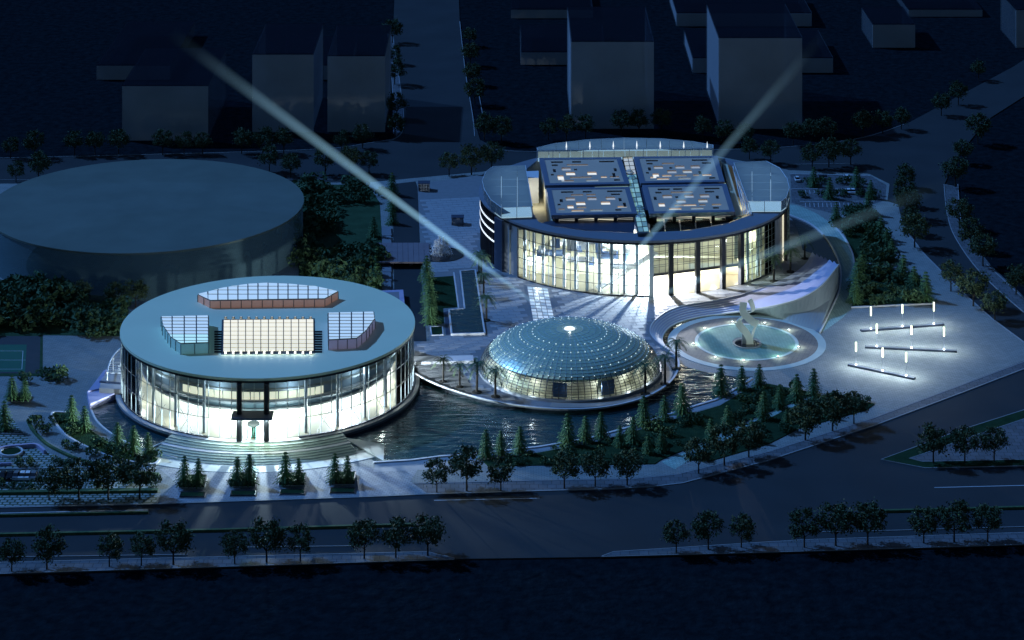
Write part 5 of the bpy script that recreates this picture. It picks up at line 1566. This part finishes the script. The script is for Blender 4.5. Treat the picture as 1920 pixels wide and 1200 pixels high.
bs = thing('sculpture_basin', 'small round dark basin under the ribbon sculpture', 'basin', (q.x, q.y, ZS + 0.0))
obj('rim', MB().sector(4.3, 4.9, 0, 2 * PI, 0, 0.35, 40), M['steel'], bs)
obj('water', MB().lathe([(4.3, 0.12), (0.02, 0.13)], 32), M['water_dark'], bs)

# L-shaped raised pool and planting beside it
t = thing('l_shaped_pool', 'raised L-shaped pool with pale rims left of the dome plaza', 'pool', (0, 0, 0))
Z2 = ZP + 0.8
obj('basin', MB().prism(W2([(863, 507), (891, 505), (909, 623), (847, 624.5), (842, 580), (871, 578)], Z2), ZP, Z2 - 0.2), M['navy'], t)
obj('water', MB().prism(W2([(863.5, 508), (890.5, 506), (908, 622), (848, 623.5), (843, 581), (872, 579)], Z2 - 0.15), Z2 - 0.19, Z2 - 0.12), M['water'], t)
for pts in ([(863, 507), (891, 505)], [(891, 505), (909, 623.5)], [(909, 623.5), (847, 625)], [(847, 625), (842, 580)], [(842, 580), (871, 578)], [(871, 578), (863, 507)]):
    obj('rim', strip_mb(MB(), pts, ZP, Z2, 0.55), M['pale'], t)
obj('channel', MB().prism(W2([(851.5, 510), (861, 509), (869, 576), (860, 577)], Z2), ZP, Z2 - 0.1), M['slab_cool'], t)
obj('rim', strip_mb(MB(), [(851, 510), (860, 577)], ZP, Z2 + 0.01, 0.4), M['pale'], t)
sheet('pool_lawn', [(810, 520), (850, 517), (858, 576), (831, 578), (833, 606), (800, 610), (797, 522)], ZP + 0.05, 'lawn', 0.05)
sheet('square_bed', [(808, 613), (829, 612), (830, 626), (810, 627)], ZP + 0.1, 'lawn', 0.1)
strip('bed_rim', [(807, 612), (829.5, 611), (831, 627), (809.5, 628), (807, 612)], ZP, ZP + 0.25, 0.4, 'pale')
sheet('pool_side_sheet', [(833, 585), (841, 583), (847, 627), (836, 628)], ZP + 0.03, 'navy', 0.03)  # flat navy sheet along the left edge of the pool
t = thing('long_bench_wall', 'long bright low wall between the glass drum and the dome', 'wall', (0, 0, 0))
obj('wall', MB().prism(W2([(770, 668), (887, 666), (888, 676), (770, 679)], ZP + 0.9), ZP, ZP + 0.9), M['pale'], t)
t = thing('west_walkway', 'pale walkway deck between west lawn and plaza', 'walkway', (0, 0, 0))
for k in range(7):
    y0, y1 = 425 + k * 17, 425 + (k + 1) * 17 - 0.8
    if 450 < y0 < 490: continue
    obj('deck_slab', MB().prism(W2([(716, y0), (733, y0), (734, y1), (717, y1)], 0.9), 0.1, 0.9), M['slab_cool'], t)
sheet('service_lane', [(736, 345), (779, 340), (783, 350), (790, 520), (800, 640), (742, 640), (738, 500)], ZS + 0.03, 'asphalt', 0.03)
t = thing('covered_bridge', 'mauve-brown deck bridging the lane left of the jet fountain', 'bridge', (0, 0, 0))
for k in range(10):
    x0, x1 = 705 + k * 10.0, 705 + (k + 1) * 10.0 - 0.5
    obj('plank', MB().prism(W2([(x0, 455), (x1, 455), (x1 + 1.0, 491), (x0 + 1.0, 491)], 2.6), 2.0, 2.6), M['bridge'], t)
for x in (708, 735, 770, 802):
    p = P(x, 489, 2.0)
    obj('pier', MB().box((p.x, p.y, 1.0), (1.0, 1.0, 2.0)), M['navy'], t)
t = thing('drum_terrace', 'pale square terrace frame behind the glass drum', 'terrace', (0, 0, 0))
obj('slab', MB().prism(W2([(700, 545), (756, 543), (762, 600), (720, 600)], 2.4), 0.1, 2.4), M['violet'], t)
obj('well', MB().prism(W2([(706, 549), (748, 547), (752, 600), (722, 600)], 2.45), 2.3, 2.45), M['slab_cool'], t)

# jet fountain on the west plaza
q = P(827, 478, ZP)
t = thing('jet_fountain', 'white jet fountain in a dark pool on the west plaza', 'fountain', q)
obj('basin', MB().lathe([(8.6, 0.06), (8.6, 0.3), (8.2, 0.3), (8.2, 0.14), (0.02, 0.15)], 40), M['water_dark'], t)
rnd = random.Random(5)
mb = MB()
for k in range(2600):
    jx, jy, jh = rnd.choice([(-2.6, 0, 5.4), (-.9, -.6, 7.4), (0.9, .5, 6.6), (2.6, 0, 5.8), (0, 0, 4.0)])
    f_ = rnd.random() ** 0.8
    sp_ = 0.22 + 1.0 * (1 - f_) ** 2
    p = Vector((jx * (1 - 0.2 * f_) + rnd.gauss(0, sp_), jy + rnd.gauss(0, sp_), 0.2 + jh * f_))
    leaf_quad(mb, p, rnd.uniform(.14, .36), rnd)
for k in range(500):
    a = rnd.random() * 6.28; r_ = rnd.random() ** .6 * 4.6
    leaf_quad(mb, Vector((math.cos(a) * r_, math.sin(a) * r_ * .8, .25 + rnd.random() * .5)), rnd.uniform(.1, .25), rnd, 2)
tag(obj('spray', mb, M['spray'], t), kind='stuff')
q = P(858, 420, ZP)
t = thing('vent_kiosk', 'small dark louvred kiosk on the west plaza', 'kiosk', q)
obj('body', MB().box((0, 0, 1.4), (4.6, 3.6, 2.8)), M['black'], t)
obj('roof', MB().box((0, 0, 2.95), (5.0, 4.0, 0.3)), M['navy'], t)
for k in range(5): obj('louvre', MB().box((0, -1.85, 0.5 + k * 0.5), (4.2, 0.14, 0.2)), M['steel'], t)
q = P(795, 356, ZP)
t = thing('lattice_kiosk', 'lattice-walled kiosk at the upper left corner of the plaza', 'kiosk', q)
obj('body', MB().box((0, 0, 1.5), (4.6, 4.0, 3.0)), M['black'], t)
obj('roof', MB().box((0, 0, 3.1), (5.0, 4.4, 0.2)), M['navy'], t)
for k in range(5):
    obj('lattice_bar', MB().box((-2.2 + k * 1.1, -2.08, 1.5), (0.12, 0.12, 3.0)), M['steel'], t)
    obj('lattice_bar', MB().box((0, -2.1, 0.3 + k * 0.62), (4.6, 0.12, 0.12)), M['steel'], t)

# cars
cb = MB().prism([(-.9, -2.2), (.9, -2.2), (.95, 0), (.9, 2.2), (-.9, 2.2), (-.95, 0)], 0.3, 0.95).mesh('body')
def cab():
    lo = [(-.82, -1.35, .95), (.82, -1.35, .95), (.82, 1.75, .95), (-.82, 1.75, .95)]
    hi = [(-.62, -.6, 1.5), (.62, -.6, 1.5), (.62, 1.2, 1.5), (-.62, 1.2, 1.5)]
    return MB().add(lo + hi, [(0, 1, 5, 4), (1, 2, 6, 5), (2, 3, 7, 6), (3, 0, 4, 7), (4, 5, 6, 7)]).mesh('cabin')
cbn = cab(); cbn.materials.append(M['black'])
rf = MB().prism([(-.6, -.55), (.6, -.55), (.6, 1.15), (-.6, 1.15)], 1.5, 1.55).mesh('roof')
wh = MB().tube((-.12, 0, .32), (.12, 0, .32), .32, .32, 10).mesh('wheel'); wh.materials.append(M['black'])
hl = MB().box((0, 0, 0), (.35, .06, .18)).mesh('headlight'); hl.materials.append(M['white'])
def car(x, y, m, label, group):
    p = P(x, y, ZS + 0.01)
    t = thing('parked_car', label, 'car', p, random.uniform(-.05, .05), group, 1.1)
    for nm, me in (('body', cb), ('roof', rf)):
        o = link(nm, me.copy(), None, t); o.data.materials.append(M[m])
    link('cabin', cbn, None, t)
    for sx in (-.86, .86):
        for sy in (-1.4, 1.4): link('wheel', wh, None, t, (sx, sy, 0))
        link('headlight', hl, None, t, (sx * .72, -2.22, .72))
for k, (x, y, m, d) in enumerate([(1495, 339, 'white', 'white parked car alone by the hall end of the right car park'), (1539, 335, 'steel', 'grey parked car behind the first car park conifer'), (1547, 335, 'steel', 'grey parked car right of the one behind the first conifer'),
                                  (1588, 336, 'white', 'white parked car in the back row left of a conifer'), (1591, 362, 'white', 'leftmost of four cars parked together in the right car park'), (1599.5, 362, 'white', 'second of four cars parked together in the right car park'),
                                  (1609, 362, 'black', 'third of four cars parked together in the right car park'), (1618.5, 362, 'black', 'rightmost of four cars parked together in the right car park')]):
    car(x, y, m, d, 'cars in the right car park')
for k, x in enumerate((5, 19, 30, 42, 52, 63)):
    car(x, 896, ('black', 'black', 'steel', 'white', 'white', 'steel')[k], f'parked car, {ORD[k]} from the left in the left parking row', 'cars in the left parking area')

# chandelier in the lobby
q = P(1152, 470, 0)
t = thing('chandelier', 'round glittering chandelier hanging inside the bright glass front', 'chandelier', (RB.x - 8, RB.y - 47, ZP + 15.2))
for r_, z in ((6.2, 0.0), (5.0, -0.5), (3.8, -1.0), (2.4, -1.5)):
    obj('light_ring', MB().sector(r_ - 0.25, r_, 0, 2 * PI, z, z + 0.5, 40), M['lamp_soft'], t)
    mb = MB()
    for k in range(40):
        a = 2 * PI * k / 40
        mb.box((r_ * math.sin(a), -r_ * math.cos(a), z - 0.3), (0.12, 0.12, 0.6))
    tag(obj('crystals', mb, M['lit_white'], t), kind='stuff')
obj('rod', MB().tube((0, 0, 0), (0, 0, 3.0), 0.1, 0.1, 6), M['steel'], t)

# searchlights behind the dome, each beam painted in as a glowing volume cone
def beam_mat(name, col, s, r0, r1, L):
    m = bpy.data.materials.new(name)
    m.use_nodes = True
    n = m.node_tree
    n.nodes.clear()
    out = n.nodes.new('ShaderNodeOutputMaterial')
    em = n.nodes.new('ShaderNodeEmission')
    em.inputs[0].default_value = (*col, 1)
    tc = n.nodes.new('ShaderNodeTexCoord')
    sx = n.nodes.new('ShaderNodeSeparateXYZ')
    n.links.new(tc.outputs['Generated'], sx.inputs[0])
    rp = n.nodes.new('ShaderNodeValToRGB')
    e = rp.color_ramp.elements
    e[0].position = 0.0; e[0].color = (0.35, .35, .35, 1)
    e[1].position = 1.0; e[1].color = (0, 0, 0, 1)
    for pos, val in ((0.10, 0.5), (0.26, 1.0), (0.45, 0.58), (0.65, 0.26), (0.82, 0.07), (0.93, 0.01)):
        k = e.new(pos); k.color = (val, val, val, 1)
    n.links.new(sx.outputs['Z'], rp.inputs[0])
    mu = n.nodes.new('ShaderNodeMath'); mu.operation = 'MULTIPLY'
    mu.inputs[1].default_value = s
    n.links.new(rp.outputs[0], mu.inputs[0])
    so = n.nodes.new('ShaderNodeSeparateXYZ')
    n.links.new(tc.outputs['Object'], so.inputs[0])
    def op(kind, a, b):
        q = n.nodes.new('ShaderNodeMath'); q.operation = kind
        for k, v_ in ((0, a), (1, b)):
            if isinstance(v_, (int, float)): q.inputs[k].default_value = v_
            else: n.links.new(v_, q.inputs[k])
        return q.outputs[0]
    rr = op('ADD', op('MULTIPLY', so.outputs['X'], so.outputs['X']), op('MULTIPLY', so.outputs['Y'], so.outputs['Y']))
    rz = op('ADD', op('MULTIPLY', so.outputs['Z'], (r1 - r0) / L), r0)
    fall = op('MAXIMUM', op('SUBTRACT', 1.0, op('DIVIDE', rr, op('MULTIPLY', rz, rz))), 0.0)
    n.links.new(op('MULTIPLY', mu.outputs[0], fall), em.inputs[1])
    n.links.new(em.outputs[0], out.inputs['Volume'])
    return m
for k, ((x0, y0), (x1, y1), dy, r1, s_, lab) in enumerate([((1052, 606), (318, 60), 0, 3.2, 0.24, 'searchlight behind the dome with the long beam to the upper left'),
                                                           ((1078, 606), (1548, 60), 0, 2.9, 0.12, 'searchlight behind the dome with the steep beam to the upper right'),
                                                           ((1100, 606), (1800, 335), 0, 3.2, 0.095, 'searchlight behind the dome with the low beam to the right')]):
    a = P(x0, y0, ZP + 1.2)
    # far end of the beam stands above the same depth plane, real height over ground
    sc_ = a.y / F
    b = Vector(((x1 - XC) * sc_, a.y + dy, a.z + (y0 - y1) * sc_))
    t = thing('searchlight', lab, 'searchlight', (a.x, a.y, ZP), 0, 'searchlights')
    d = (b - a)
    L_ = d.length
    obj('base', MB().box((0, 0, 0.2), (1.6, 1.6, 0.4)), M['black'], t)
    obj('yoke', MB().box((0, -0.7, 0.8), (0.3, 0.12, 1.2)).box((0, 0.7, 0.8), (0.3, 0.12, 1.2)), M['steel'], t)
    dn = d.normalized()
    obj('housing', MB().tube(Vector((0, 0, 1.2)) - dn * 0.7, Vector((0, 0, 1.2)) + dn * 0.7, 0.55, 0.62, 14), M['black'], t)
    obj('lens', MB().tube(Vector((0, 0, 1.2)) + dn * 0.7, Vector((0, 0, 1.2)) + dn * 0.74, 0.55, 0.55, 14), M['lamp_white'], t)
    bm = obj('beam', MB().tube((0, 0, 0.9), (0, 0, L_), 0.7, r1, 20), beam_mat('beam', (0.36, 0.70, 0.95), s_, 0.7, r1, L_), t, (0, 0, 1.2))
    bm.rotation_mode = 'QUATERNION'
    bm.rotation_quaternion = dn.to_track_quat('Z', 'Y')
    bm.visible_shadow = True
